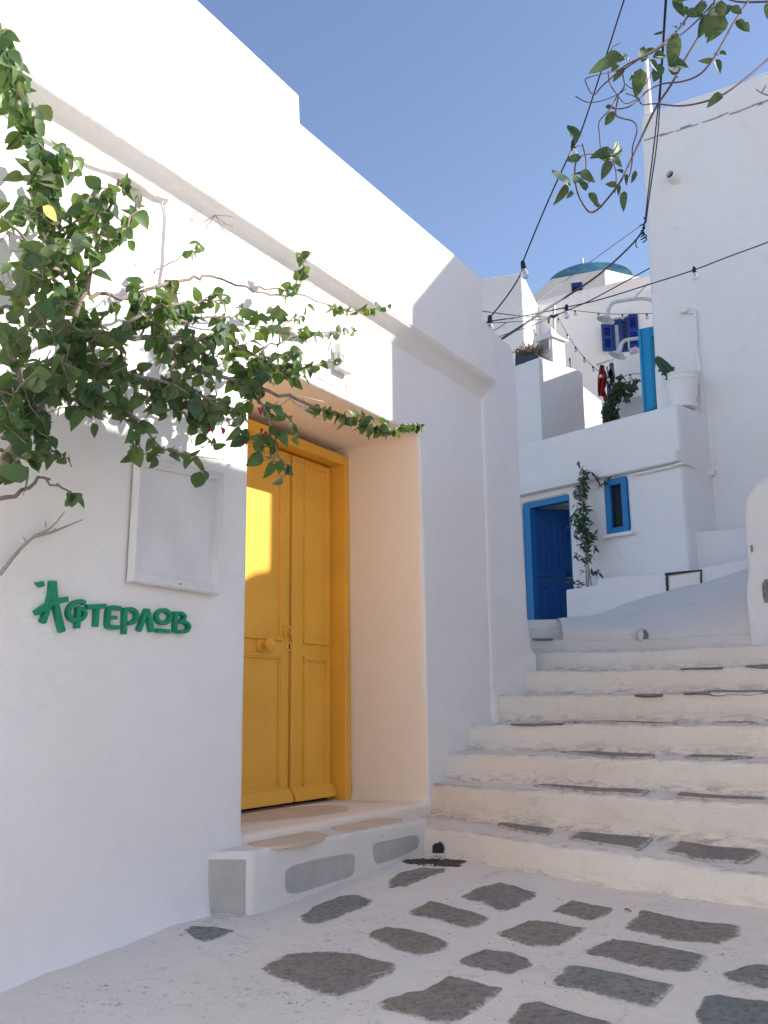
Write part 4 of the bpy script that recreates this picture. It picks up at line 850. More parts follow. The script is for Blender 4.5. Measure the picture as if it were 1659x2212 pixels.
# wooded backdrop building under everything behind (keeps horizon closed)
# ------------------------------------------------------------------ buildings across the lane (out of frame right) that shade it
G = root('neighbour_house', Fr(*(W.P(0, 3.75, 0).xy), 31.1), 'whitewashed house across the lane whose roof shades the steps', 'house')
kk = 3.75/(SUN.xy.normalized().dot(W.n.xy)); sh_t = kk*SUN.xy.normalized().dot(W.a.xy); tn = math.tan(math.radians(30.9)); zs = kk*tn
kk2 = 3.66/(SUN.xy.normalized().dot(W.n.xy)); zs2 = kk2*tn; sh2 = kk2*SUN.xy.normalized().dot(W.a.xy)
GZ = 1.15+zs; print('G', GZ, sh_t)
m = MB(); tv = -.34+sh_t
pg = [(-2.3, -1.2), (tv+.7, -1.2), (tv+.7, GZ-.1), (tv+.1, GZ+.17), (tv-.12, GZ+.12), (tv-.3, GZ+.03), (-2.3, GZ)]
m.loops([W.P(t, 3.77, z) for t, z in pg], [W.P(t, 6.5, z) for t, z in pg])
put('wall', m, M_white, G, bevel=.03)
m = MB(); poly = [(tv-.001, -1.2), (7.2, -1.2), (7.2, 3.30+zs2), (.48+sh2, 3.28+zs2), (.356+sh2, 3.123+zs2), (-.279+sh2, 2.50+zs2), (tv-.001, 2.42+zs2)]
m.loops([W.P(t, 3.75, z) for t, z in poly], [W.P(t+1.16, 5.8, z) for t, z in poly]); put('upper_storey', m, M_white, G, bevel=.03)

RH = root('rear_bounce_house', Fr(-3, -8.0, -40), 'unseen white house added behind the viewpoint to bounce sunlight into the lane', 'house')  # out-of-view house added as a sun reflector, turned to fill the lane
m = MB(); f_ = Fr(-3, -8.0, -40); m.box(f_, -3, 7, -4, 0, -1.3, 5.5); put('wall', m, M_white, RH, bevel=.03)
m = MB(); m.add([(-9, -14, -1.22), (9, -14, -1.22), (9, 3, -1.22), (-9, 3, -1.22)], [(0, 1, 2, 3)]); sq_ = put('square', m, M_lane); tag(sq_, kind='structure')
# ------------------------------------------------------------------ leaves and plants
def leaf_mesh(name, wd, fold, curl, mat, tip=1., n=5, wave=0.):
    V = []; F = []
    for i in range(n+1):
        u = i/n; w_ = wd*math.sin(math.pi*min(1, (u**.62 if tip else u)))*(1-.15*u) if 0 < i < n else 0.
        w_ = wd*(4*u*(1-u))**.75*(1.25-.6*u) if 0 < i < n else .002
        y = u; z = -curl*u*u
        for sx in (-1, 0, 1): V.append((sx*w_, y, z+abs(sx)*w_*fold+wave*math.sin(u*7+sx)*.5))
    for i in range(n):
        for k in (0, 1): a = i*3+k; F.append((a, a+1, a+4, a+3))
    me = bpy.data.meshes.new(name); me.from_pydata(V, [], F); me.materials.append(mat)
    me.polygons.foreach_set('use_smooth', [True]*len(F)); return me
def leaf_variants(mat, wd, k=6):
    r = random.Random(3); return [leaf_mesh('leaf', wd*r.uniform(.85, 1.15), r.uniform(.1, .75), r.uniform(.05, .75), mat, wave=r.uniform(.01, .09)) for _ in range(k)]
def orient(d, nrm, s, c, sq=1.):
    d = d.normalized(); x = d.cross(nrm)
    if x.length < 1e-3: x = d.cross(Vector((.3, .5, .7)))
    x.normalize(); z = x.cross(d); return Matrix(((x.x*s*sq, d.x*s, z.x*s, c.x), (x.y*s*sq, d.y*s, z.y*s, c.y), (x.z*s*sq, d.z*s, z.z*s, c.z), (0, 0, 0, 1)))
def plant_leaves(rt, LV, mats, limit=300, partname='leaf'):
    """mats: list of world matrices; the ones that show largest become parts, the rest one joined mesh"""
    def vis(M): 
        c = M.to_translation(); return M.col[1].to_3d().length/max(.2, c.y)*(1. if abs(c.x/max(.1, c.y)) < .42 else .3)
    mats = sorted(mats, key=lambda M: -vis(M)); inv = ROOTM[rt.name].inverted()
    for M in mats[:limit]:
        o = bpy.data.objects.new(partname, rnd.choice(LV)); col.objects.link(o); o.parent = rt; o.matrix_basis = inv@M
    if len(mats) > limit:
        V = []; F = []
        for M in mats[limit:]:
            me = rnd.choice(LV); MM = inv@M; k = len(V); V += [MM@v.co for v in me.vertices]; F += [tuple(i+k for i in p.vertices) for p in me.polygons]
        me = bpy.data.meshes.new('foliage'); me.from_pydata(V, [], F); me.materials.append(LV[0].materials[0]); me.polygons.foreach_set('use_smooth', [True]*len(F))
        o = bpy.data.objects.new('foliage', me); col.objects.link(o); o.parent = rt; o['kind'] = 'stuff'
def twigleaves(pts, out, L, dens, droop=.5, outward=None, spread=1., r=rnd):
    for a, b in zip(pts, pts[1:]):
        d = b-a; l = d.length; n_ = max(1, int(l*dens+r.random()))
        for i in range(n_):
            c = a+d*r.random(); v = (d.normalized()*.5+Vector((r.gauss(0, spread), r.gauss(0, spread), r.gauss(0, spread)*.6-droop))); nr_ = (outward or Vector((0, -1, .4)))+Vector((r.gauss(0, .6), r.gauss(0, .6), r.gauss(0, .6)))
            out.append(orient(v, nr_, L*r.uniform(.65, 1.15), c))
# --- bougainvillea on the left wall
bg_root = root('bougainvillea', Matrix.Translation(W.P(-3.6, .45, lane_z(-3.6, .45))), 'big green bougainvillea climbing over the sunlit wall above the board', 'bougainvillea')
LVb = leaf_variants(M_bgl, .39, 8)
BR = [([(-150,1500,.45),(-110,1200,.45),(-40,1060,.45),(0,1022,.42),(34,955,.40),(73,899,.38),(112,848,.36),(157,776,.34),(235,725,.32),(330,700,.30)], .026, .010),
 ([(112,848,.36),(150,760,.34),(165,690,.32),(150,600,.30),(118,520,.28),(105,420,.26),(92,330,.22),(60,250,.2),(20,140,.2),(-2,50,.22)], .014, .005),
 ([(165,690,.32),(190,600,.36),(215,520,.36),(245,430,.34),(272,372,.32)], .010, .004), ([(215,530,.36),(262,500,.36),(290,455,.34),(305,425,.33)], .006, .003),
 ([(235,725,.32),(350,735,.34),(460,730,.36),(540,765,.38),(640,795,.40),(720,782,.40)], .012, .004),
 ([(330,700,.30),(400,790,.36),(500,820,.40),(600,850,.42),(680,880,.42),(760,905,.40),(830,930,.38),(893,915,.36),(908,920,.36)], .010, .003),
 ([(190,640,.3),(280,640,.3),(370,612,.28),(430,600,.26),(480,602,.25),(540,622,.25),(600,640,.25),(640,610,.24),(652,548,.22)], .008, .003),
 ([(540,622,.25),(620,628,.24),(700,655,.22),(760,672,.2),(838,662,.18)], .005, .002), ([(330,590,.3),(380,560,.28),(440,528,.26)], .004, .002),
 ([(540,765,.38),(600,742,.36),(680,722,.32),(765,712,.28)], .005, .002), ([(600,745,.34),(620,700,.3),(640,690,.3),(655,675,.28)], .004, .002),
 ([(150,860,.4),(220,870,.42),(280,890,.44),(330,950,.46),(370,975,.46),(420,985,.46)], .007, .003), ([(260,880,.43),(300,960,.46),(345,985,.46)], .004, .002),
 ([(500,820,.4),(560,870,.44),(590,930,.46),(605,985,.46),(608,1030,.46)], .006, .003), ([(560,870,.44),(620,900,.46),(648,945,.46)], .004, .002),
 ([(300,800,.4),(380,880,.46),(440,930,.48),(455,960,.48)], .006, .003), ([(400,830,.42),(500,900,.46),(540,960,.46)], .005, .002),
 ([(-60,1105,.5),(0,1085,.5),(60,1052,.48),(105,1035,.46)], .009, .004), ([(100,1037,.46),(135,1055,.46),(160,1068,.46)], .004, .003),
 ([(0,1022,.45),(50,985,.5),(100,975,.5),(155,990,.5)], .005, .002), ([(0,940,.45),(60,930,.5),(110,960,.5)], .005, .002), ([(60,930,.4),(0,860,.5),(-60,820,.5)], .009, .004),
 ([(73,899,.38),(40,800,.45),(10,740,.5),(-30,700,.5)], .010, .004), ([(150,600,.3),(90,560,.36),(40,500,.4),(0,460,.42)], .008, .003), ([(118,520,.28),(160,470,.34),(200,430,.36),(235,425,.36)], .006, .003),
 ([(157,776,.34),(240,790,.42),(330,820,.48),(420,850,.5),(500,870,.5)], .008, .003), ([(235,725,.32),(300,680,.4),(380,660,.42),(450,650,.42),(500,640,.4)], .008, .003), ([(330,700,.36),(430,690,.42),(520,680,.42),(600,690,.4)], .006, .003)]
leafM = []; stems = []
for pts, r0, r1 in BR:
    P = smooth([W.H((x, y), o) for x, y, o in pts], 4); P = [p+Vector((rnd.gauss(0, .006), rnd.gauss(0, .006), rnd.gauss(0, .006))) for p in P]
    m = MB(); m.tube(P, r0, r1, 7); stems.append((P, m)); put('branch', m, M_bark, bg_root)
tw = MB()
def twig(P, dens, Lr, leafL, ld, bare=False):
    dens *= .42; ld *= .55; leafL *= 1.2
    for a, b in zip(P, P[1:]):
        d = b-a; k = d.length*dens; n_ = int(k)+(rnd.random() < k-int(k))
        for _ in range(n_):
            c = a+d*rnd.random(); v = (d.normalized()*.6+W.n*rnd.uniform(-.5, .9)+UPV*rnd.uniform(-.9, .7)+W.a*rnd.gauss(0, .5)).normalized(); l = rnd.uniform(*Lr)
            Q = [c]
            for s in range(4): v = (v+Vector((rnd.gauss(0, .22), rnd.gauss(0, .22), rnd.gauss(0, .22)-.05))).normalized(); Q.append(Q[-1]+v*l/4)
            tw.tube(Q, .0028, .0012, 4)
            if not bare: twigleaves(Q, leafM, leafL, ld, .45, W.n+UPV*.3, .7)
for i, (P, m) in enumerate(stems):
    if i == 0: twig(P[14:], 14, (.10, .26), .062, 46)
    elif i == 1: twig(P, 20, (.04, .13), .066, 70); twigleaves(P, leafM, .068, 34, .5, W.n, .7)
    elif i in (2, 3): twig(P, 12, (.03, .10), .06, 50); twigleaves(P, leafM, .055, 22, .5, W.n, .7)
    elif i == 17: twig(P, 3, (.06, .12), .05, 8, True)
    elif i == 18: twigleaves(P[-3:], leafM, .075, 160, .6, W.n, .6)
    elif i in (7, 8, 9, 10): twigleaves(P[len(P)//2:], leafM, .05, 34, .5, W.n, .7)
    elif i == 5: twig(P[:len(P)//2], 11, (.08, .2), .055, 50); twigleaves(P[len(P)//2:], leafM, .055, 75, .6, W.n, .6); twig(P[len(P)//2:], 6, (.03, .08), .05, 50)
    elif i == 6: twig(P[:10], 8, (.06, .16), .05, 40); twigleaves(P[-9:], leafM, .055, 60, .5, W.n, .7)
    elif i in (19, 20): twigleaves(P, leafM, .055, 50, .5, W.n, .7)
    else: twig(P, 10, (.05, .17), .056, 52); twigleaves(P, leafM, .055, 30, .5, W.n, .7)
# fill of the dense mass
for cx, cy, rx, ry, n_, o0, o1 in ((120, 720, 120, 75, 95, .2, .55), (290, 740, 120, 70, 75, .25, .55), (470, 745, 110, 50, 70, .28, .5), (60, 600, 70, 60, 55, .25, .5), (130, 480, 100, 50, 60, .22, .45), (230, 440, 60, 40, 34, .25, .4), (430, 860, 130, 40, 70, .35, .55), (590, 790, 90, 36, 60, .3, .5), (250, 850, 120, 40, 60, .35, .5), (40, 840, 70, 60, 60, .3, .55), (600, 950, 30, 60, 22, .42, .5), (340, 640, 110, 40, 50, .25, .4), (590, 690, 60, 30, 24, .25, .4)):
    for _ in range(int(n_*.30)):
        a = rnd.random()*6.28; r = rnd.random()**.5; c = W.H((cx+rx*r*math.cos(a), cy+ry*r*math.sin(a)), rnd.uniform(o0, o1))
        Q = [c, c+Vector((rnd.gauss(0, .03), rnd.gauss(0, .03), rnd.gauss(-.01, .03))), c+Vector((rnd.gauss(0, .05), rnd.gauss(0, .05), rnd.gauss(-.02, .05)))]
        tw.tube(Q, .0025, .001, 4); twigleaves(Q, leafM, .066, 20, .5, W.n+UPV*.3, .7)
for cx, cy, rx, ry, n_ in ((8, 80, 12, 30, 8), (22, 170, 26, 50, 26), (55, 250, 35, 40, 26), (95, 330, 40, 40, 26), (130, 350, 40, 30, 14), (75, 430, 50, 40, 20)):
    for _ in range(n_):
        a = rnd.random()*6.28; r = rnd.random()**.5; c = W.H((cx+rx*r*math.cos(a), cy+ry*r*math.sin(a)), rnd.uniform(.14, .3)); twigleaves([c, c+Vector((.02, 0, -.02))], leafM, .070, 30, .6, W.n, .6)
for px, py in ((20, 500), (10, 620), (930*.5, 930*.5), (610, 1000), (40, 700), (660, 890), (450, 640), (360, 1000*.56+200)):
    c = W.H((px, py), .3)
    for _ in range(5):
        v = Vector((rnd.gauss(0, 1), rnd.gauss(0, .5), rnd.gauss(-.3, .8))).normalized(); tw.tube([c, c+v*.06, c+v*.1+Vector((rnd.gauss(0, .02), 0, rnd.gauss(0, .02)))], .002, .001, 4)
o = put('twigs', tw, M_bark, bg_root); o['kind'] = 'stuff'
plant_leaves(bg_root, LVb, leafM)
print('bougainvillea leaves', len(leafM))
for px, py, s in ((460, 915, .05), (477, 922, .05), (556, 880, .05), (562, 925, .05), (570, 932, .045)):
    o = bpy.data.objects.new('bract', leaf_mesh('bract', .4, .5, .3, M_magenta)); col.objects.link(o); o.parent = bg_root; o.matrix_basis = ROOTM[bg_root.name].inverted()@orient(Vector((rnd.gauss(0, .5), rnd.gauss(0, .5), -1)), W.n, s*.72, W.H((px, py), .54)); o['label'] = 'red papery bract'
o = bpy.data.objects.new('leaf', leaf_mesh('leaf', .38, .2, .2, M_yleaf)); col.objects.link(o); o.parent = bg_root; o.matrix_basis = ROOTM[bg_root.name].inverted()@orient(Vector((.7, .6, -.5)), W.n, .062, W.H((92, 445), .5)); o['label'] = 'large yellowed leaf'
m = MB()
for pl in ([(0,1240),(40,1190),(75,1158),(110,1140),(140,1105)], [(75,1158),(110,1150),(140,1138),(180,1122)], [(110,1150),(120,1142)], [(60,1175),(50,1160)], [(100,1140),(98,1125)]):
    m.tube([W.H(p, .06) for p in pl], .008 if len(pl) > 3 else .003, .002, 6, 3)
put('bare_branch', m, M_palebark, bg_root)
m = MB()
for pl in ([(598,880),(625,860),(632,835)], [(625,860),(650,880),(655,895)], [(632,870),(670,885),(706,905)], [(640,875),(668,895),(690,905)], [(628,850),(650,856),(700,868)], [(700,808),(745,828),(800,818)], [(745,828),(752,845)], [(706,905),(715,900)]):
    m.tube([W.H(p, .4 if pl[0][1] > 820 else .03) for p in pl], .0035, .0015, 5, 3)
tag(put('bare_twig', m, simple('white_dry_twig', (.6, .5, .46), .8), bg_root), kind='stuff')
# --- hanging vine, top right
vr = root('hanging_vine', Matrix.Translation(dep((2000, -300), 3.9)), 'climbing vine hanging into the sky at the upper right corner', 'vine'); YV = 3.9
VB = [([(2300,-900),(1700,-250),(1530,0),(1430,150),(1300,380),(1200,500),(1080,550),(950,565),(850,610),(790,670),(720,720),(640,735),(570,720)], .0085, .0045),
 ([(2200,-1100),(1400,-200),(1290,60),(1190,250),(1100,400),(1000,580),(900,730),(800,940),(730,1090),(660,1230),(560,1360),(500,1420),(450,1430),(400,1360),(365,1270),(355,1130),(390,1060),(470,1040),(550,1080),(610,1100),(635,1180),(625,1300)], .010, .0045),
 ([(2300,-200),(1800,280),(1659,400),(1530,510),(1370,630),(1220,690),(1060,715),(900,700),(810,705),(780,660),(700,630)], .009, .0045),
 ([(1500,-300),(1160,60),(1060,190),(930,310),(800,390),(700,440),(620,510),(540,580),(480,640),(430,560),(440,525),(560,495),(700,460)], .0075, .0035), ([(1290,20),(1170,150),(1050,250),(900,340),(760,420),(690,470)], .006, .004),
 ([(760,420),(680,480),(690,580),(640,650),(590,740),(520,820),(520,900),(530,1020)], .006, .0035), ([(650,650),(630,770),(680,800),(750,820),(775,880),(745,990),(740,1100),(720,1190),(690,1180)], .006, .004),
 ([(610,430),(595,380),(610,320),(665,290)], .004, .002), ([(360,650),(440,690),(540,680),(640,640),(700,600)], .004, .003), ([(405,970),(430,1080),(430,1170),(460,1190),(430,1270)], .0055, .003), ([(350,985),(405,985)], .003, .003),
 ([(580,480),(590,560),(640,640),(700,700),(790,660)], .005, .003), ([(690,560),(750,600),(830,570),(880,480),(940,450)], .004, .003), ([(1900,0),(1500,15),(1380,-10)], .009, .006), ([(1900,700),(1650,640),(1575,600)], .006, .003), ([(1620,620),(1645,575)], .004, .003)]
for pl, r0, r1 in VB:
    r0 *= .62; r1 *= .62
    o_ = rnd.uniform(-.12, .12); m = MB(); m.tube([dep(zV(*p), YV+o_+.05*math.sin(i*1.1)) for i, p in enumerate(pl)], r0, r1, 7, 4); put('branch', m, M_vinebark, vr)
LVv = leaf_variants(M_vine, .27, 5)
VL = [(1020,-20,110,-60),(1060,20,90,70),(1110,40,50,250),(1170,-20,120,180),(1240,10,110,230),(1300,40,120,250),(1345,0,125,262),(1400,30,110,240),(1260,100,130,245),(1300,60,165,252),(1370,110,150,235),(1440,140,90,-50),(1500,150,60,-80),(1410,40,90,300),(1225,60,100,215),(1190,80,90,190),
 (1650,20,70,270),(1030,230,170,262),(960,220,60,180),(1040,190,50,100),(1080,180,60,80),(1060,230,50,200),(810,420,120,80),(800,460,140,262),(680,390,90,65),(640,400,150,192),(560,370,120,-10),(650,420,70,230),(690,470,80,215),(940,430,120,245),(990,430,110,-12),(985,440,100,-60),(860,400,80,-45),(900,330,80,190),(880,390,100,20),
 (1300,380,60,60),(1300,400,80,-60),(1290,400,70,200),(1330,350,50,-20),(1350,640,100,215),(620,750,90,235),(360,960,130,100),(380,940,60,100),(610,1020,130,-165),(600,1060,130,50),(600,1080,90,-5),(590,1090,100,245),(500,1060,110,10),(325,1250,130,140),(350,1240,150,60),(400,1150,90,-60),(440,1190,80,140),(400,1060,90,190),(300,1240,110,255),(430,1290,80,110),(340,1290,50,235),
 (450,1300,90,-60),(480,1380,60,0),(680,1170,60,120),(690,1170,60,-60),(765,1150,60,-100),(640,1240,60,-60),(640,1250,60,170),(690,1290,90,-105),(560,720,50,-10),(700,400,50,10),(745,490,40,-90)]
inv = ROOTM[vr.name].inverted()
for x, y, L, ang in VL:
    c = dep(zV(x, y), YV+rnd.uniform(-.08, .08)); a = math.radians(ang); d = Vector((math.cos(a), rnd.uniform(-.35, .35), math.sin(a))); o = bpy.data.objects.new('leaf', rnd.choice(LVv)); col.objects.link(o); o.parent = vr
    o.matrix_basis = inv@orient(d, Vector((rnd.gauss(0, .35), -1, rnd.gauss(-.2, .4))), L*.32/FPX*YV*1.35, c)
# --- climber beside blue door
clr = root('door_climber', Matrix.Translation(B.H(zD(790, 1385), .25)), 'thin leafy climber tied up the wall between the blue door and window', 'climbing plant')
YC = .18; cm = []
CBp = [[(785,1385),(775,1150),(770,1000),(750,750),(742,600),(735,430),(740,330),(755,270),(715,220),(705,155)], [(800,1385),(800,1200),(785,1000),(760,800),(750,600)], [(830,1370),(810,1250),(790,1100),(800,950),(760,850),(700,860),(650,890)], [(750,270),(830,262),(870,300),(900,345),(935,382),(985,335)], [(745,620),(680,650),(640,720),(620,790)], [(790,900),(840,880),(875,870)], [(780,1130),(700,1070),(680,1090)], [(800,1100),(850,1100)], [(830,1290),(880,1230),(915,1265)], [(700,1370),(650,1350),(615,1340)], [(730,720),(660,770),(600,800)], [(780,950),(850,980),(870,1010)], [(760,1250),(720,1225)]]
for i, pl in enumerate(CBp):
    P = smooth([B.H(zD(*p), YC+rnd.uniform(-.03, .03)) for p in pl], 4); m = MB(); m.tube(P, .010 if i < 3 else .005, .004, 6); put('stem', m, M_palebark if i < 3 else M_bark, clr)
    twigleaves(P if i > 2 else P[len(P)//3:], cm, .075, 26 if i < 2 else 36, .3, B.n, .9)
for cy, n_, rx in ((300, 16, 30), (400, 26, 36), (500, 22, 30), (620, 20, 55), (700, 38, 75), (790, 30, 70), (870, 34, 75), (960, 24, 60), (1090, 8, 60), (1380, 6, 60)):
    for _ in range(int(n_*1.3)):
        c = B.H(zD(rnd.gauss(745+(cy > 800)*25-(cy == 700)*15-(cy == 1380)*60, rx*.48), cy+rnd.gauss(0, 28)), rnd.uniform(.1, .28)); cm.append(orient(Vector((rnd.gauss(0, 1), rnd.gauss(0, .7), rnd.gauss(-.2, .7))), B.n+UPV*.4, .074*rnd.uniform(.6, 1.2), c))
plant_leaves(clr, leaf_variants(M_bush, .20, 4), cm, 300)
# --- bush on terrace
bs = root('terrace_bush', Matrix.Translation(dep(zB(1200, 1520), 13.5)), 'leafy green bush on the terrace below the hanging clothes', 'bush'); cm = []
for i in range(5):
    m = MB(); m.tube([dep(zB(1190+i*12, 1560), 13.5), dep(zB(1180+i*25, 1380), 13.5), dep(zB(1190+i*45, 1230-i*8), 13.4)], .015, .006, 6, 3); put('stem', m, M_bark, bs)
for cx, cy, rx, ry, n_ in ((1290, 1215, 60, 55, 90), (1235, 1300, 55, 70, 90), (1200, 1420, 55, 80, 110), (1255, 1480, 30, 60, 60), (1170, 1480, 30, 50, 40), (1380, 1200, 50, 35, 26), (1440, 1160, 20, 15, 12), (1410, 1230, 25, 20, 12), (1390, 1280, 18, 18, 8), (1360, 1320, 14, 14, 6), (1300, 1150, 20, 25, 20), (1330, 1270, 40, 25, 26)):
    for _ in range(int(n_*1.5)):
        a = rnd.random()*6.28; r = rnd.random()**.5; c = dep(zB(cx+rx*r*math.cos(a), cy+ry*r*math.sin(a)), rnd.uniform(13.2, 13.7)); cm.append(orient(Vector((rnd.gauss(0, 1), rnd.gauss(0, 1), rnd.gauss(-.3, .7))), Vector((0, -1, .6)), .058*rnd.uniform(.7, 1.2), c))
plant_leaves(bs, leaf_variants(M_bush, .4, 4), cm, 300)
# ------------------------------------------------------------------ clothes
rk = root('clothes_rack', Matrix.Translation(dep(zB(1150, 1010), 14.1)), 'white hanging rail with pegs fixed under the shuttered window', 'clothes rail')
m = MB(); m.tube([dep(zB(1078, 1016), 14.0), dep(zB(1238, 966), 14.3)], .012, n=6); put('rail', m, M_whitemetal, rk)
for i in range(6):
    m = MB(); x = 1092+i*27; y = 1012-i*8.4; m.tube([dep(zB(x, y-12), 14.05), dep(zB(x+4, y+12), 14.05)], .010, n=4); put('peg', m, M_whitewood, rk)
def cloth(nm, poly, mat, y0, lab, cat):
    P = smooth([Vector(p) for p in poly]+[Vector(poly[0])], 3)[:-1]; c = sum(P, Vector((0, 0)))/len(P); V = []; F = []; n_ = len(P); R = 5
    for sd in (0, 1):
        V.append(dep(zB(c.x, c.y), y0+sd*.05))
        for r in range(1, R+1):
            for p in P:
                q = c+(p-c)*(r/R); V.append(dep(zB(q.x, q.y), y0+sd*.05*(1-(r/R)**3)+.05*math.sin(q.x*.16+q.y*.02)+.02*math.sin(q.y*.07)))
        k0 = sd*(1+R*n_)
        for k in range(n_):
            F.append((k0, k0+1+k, k0+1+(k+1) % n_))
            for r in range(R-1): a = k0+1+r*n_; F.append((a+k, a+n_+k, a+n_+(k+1) % n_, a+(k+1) % n_))
    m = MB(); m.add(V, F); return tag(put(nm, m, mat), lab, cat, 'clothes hanging on the terrace')
cloth('red_jacket', [(1112,1022),(1128,1016),(1152,1025),(1162,1080),(1176,1130),(1172,1200),(1155,1250),(1178,1300),(1180,1340),(1150,1345),(1138,1300),(1112,1302),(1098,1290),(1092,1180),(1100,1100)], M_red, 13.95, 'red jacket and trousers hanging leftmost on the rail', 'jacket')
cloth('blue_garment', [(1150,1055),(1172,1085),(1188,1160),(1222,1230),(1218,1262),(1180,1270),(1175,1180),(1158,1110)], M_cblue, 14.0, 'blue garment hanging between red jacket and black cloth', 'garment')
cloth('teal_garment', [(1168,1035),(1184,1025),(1190,1060),(1196,1110),(1190,1120),(1176,1080)], M_mint, 14.05, 'narrow teal cloth hanging behind the blue garment', 'garment')
cloth('black_garment', [(1195,1060),(1212,1050),(1232,1090),(1248,1150),(1238,1190),(1212,1208),(1196,1160),(1190,1110)], M_cblack, 14.02, 'black cloth hanging right of the blue garment', 'garment')
cloth('mint_towel', [(1193,1010),(1215,995),(1238,1000),(1246,1060),(1252,1130),(1234,1135),(1222,1070),(1205,1060)], M_mint, 14.1, 'pale mint towel hanging rightmost on the rail', 'towel')
# ------------------------------------------------------------------ gooseneck lamps
def goose(neck, yd, tip, ax, R, lab, brace=None):
    g = root('gooseneck_lamp', Matrix.Translation(dep(zB(*tip), yd)), lab, 'lamp', 'white gooseneck lamps on the tall house')
    m = MB(); m.tube([dep(zB(*p), yd+.0) for p in neck], .026, .024, 8, 4); put('arm', m, M_whitemetal, g)
    c = dep(zB(*neck[0]), yd); ax = Vector(ax).normalized(); m = MB()
    m.lathe(c, [(.024, -.02), (.028, .0), (.03, .035), (.042, .052), (.075, .072), (R, .108), (R, .113), (R*.97, .113), (.07, .082), (.02, .06)], 32, ax); put('shade', m, M_whitemetal, g)
    m = MB(); m.lathe(c+ax*.06, [(.012, 0), (.016, .012), (.026, .035), (.02, .05), (.001, .06)], 16, ax); put('bulb', m, M_glass, g)
    if brace:
        m = MB(); m.tube([dep(zB(*p), yd) for p in brace], .012, n=5); put('brace', m, M_whitemetal, g)
goose([(1188,548),(1195,510),(1225,462),(1290,442),(1400,428),(1500,420),(1560,430),(1610,450)], 12.4, (1160, 660), (-.36, .10, -1), .128, 'upper white gooseneck street lamp in front of the shuttered window', [(1410,436),(1420,420),(1545,285)])
goose([(1298,868),(1308,830),(1335,800),(1380,788),(1455,778),(1500,770)], 12.1, (1270, 965), (-.42, .10, -1), .115, 'lower white gooseneck lamp beside the turquoise door frame', [(1372,775),(1376,880)])
# ------------------------------------------------------------------ wires and light bulbs
def bulb(parent, P, s=1., tilt=None):
    ax = Vector(tilt or (rnd.uniform(-.12, .12), rnd.uniform(-.1, .1), -1)).normalized()
    m = MB(); m.lathe(P, [(.006*s, -.012*s), (.012*s, -.004*s), (.0165*s, .004*s), (.0165*s, .030*s), (.019*s, .034*s), (.019*s, .048*s), (.016*s, .050*s)], 14, ax); sk = put('socket', m, M_black, parent)
    m = MB(); m.lathe(P+ax*.048*s, [(.012*s, 0), (.015*s, .010*s), (.026*s, .036*s), (.0285*s, .050*s), (.025*s, .066*s), (.014*s, .078*s), (.001, .081*s)], 18, ax); put('bulb', m, M_glass, parent)
    m = MB(); x = ax.cross(Vector((0, 1, 0))).normalized()
    for k in (-1, 0, 1): m.tube([P+ax*.05*s, P+ax*.06*s+x*.003*k*s, P+ax*.104*s+x*.006*k*s], .0013*s, n=4)
    put('filament', m, simple('warm_metal', (.5, .35, .2), .4) if 'fil' not in MATS else MATS['fil'], parent)
MATS['fil'] = simple('filament_metal', (.5, .35, .25), .4)
def yl(a, b, u): return a+(b-a)*u
f1 = root('festoon_string', Matrix.Translation(dep((1348, 0), 5.6)), 'black festoon cable of clear bulbs descending steeply through the sky', 'string lights')
S1 = [((1400,-160),5.2),((1348,0),5.6),((1300,150),5.9),((1255,285),6.15),((1232,330),6.2),((1185,432),6.45),((1131,562),6.8),((1126,590),6.8),((1095,640),6.95),((1055,690),7.05)]
m = MB(); m.tube([dep(p, y) for p, y in S1], .0055, n=6, sub=4); put('cable', m, M_black, f1)
for p, y in (((1239, 305), 6.2), ((1129, 566), 6.8), ((1058, 684), 7.05)): bulb(f1, dep(p, y), 1.08)
f2 = root('festoon_string', Matrix.Translation(dep((1055, 693), 7.1)), 'black festoon cable of clear bulbs strung nearly level across the lane', 'string lights')
S2 = [((1053,695),7.06),((1140,681),8.),((1222,664),8.8),((1300,646),9.),((1400,615),9.2),((1497,584),9.2),((1580,552),9.1),((1659,523),8.9),((1760,480),8.6)]
m = MB(); m.tube([dep(p, y) for p, y in S2], .0065, n=6, sub=4); put('cable', m, M_black, f2)
for p, y in (((1224, 660), 8.8), ((1499, 578), 9.2)): bulb(f2, dep(p, y), 1.05)
bulbb = [((700, 0), 0)]
def wire(pts, r, lab, nm='overhead_cable', mat=M_black, sub=4, more=None):
    m = MB(); m.tube([dep(p, y) for p, y in pts], r, n=5, sub=sub)
    for q in (more or []): m.tube([dep(p, y) for p, y in q], r, n=5, sub=sub)
    return tag(put(nm, m, mat), lab, 'cable', 'overhead cables')
wire([((1446,-120),8.2),((1437,0),8.6),((1426,180),9.4),((1414,300),9.8),((1402,400),10.1),((1394,470),10.3),((1390,495),10.3)], .008, 'thick pair of black cables dropping to the corner bracket of the tall house', more=[[((1450,-120),8.2),((1440,0),8.6),((1428,180),9.4),((1420,300),9.8),((1406,400),10.1),((1395,480),10.3)]])
wire([((1390,495),10.3),((1376,516),10.2),((1340,553),9.8),((1290,596),9.3),((1237,632),8.8),((1180,668),8.2),((1130,702),7.7),((1082,733),7.3)], .011, 'thick black cable sagging from the corner bracket towards the left house')
wire([((1386,486),10.3),((1300,548),9.6),((1200,622),8.6),((1120,680),7.8),((1064,716),7.2)], .004, 'thin grey wire running above the thick black cable', mat=simple('grey_wire', (.12, .12, .13), .5))
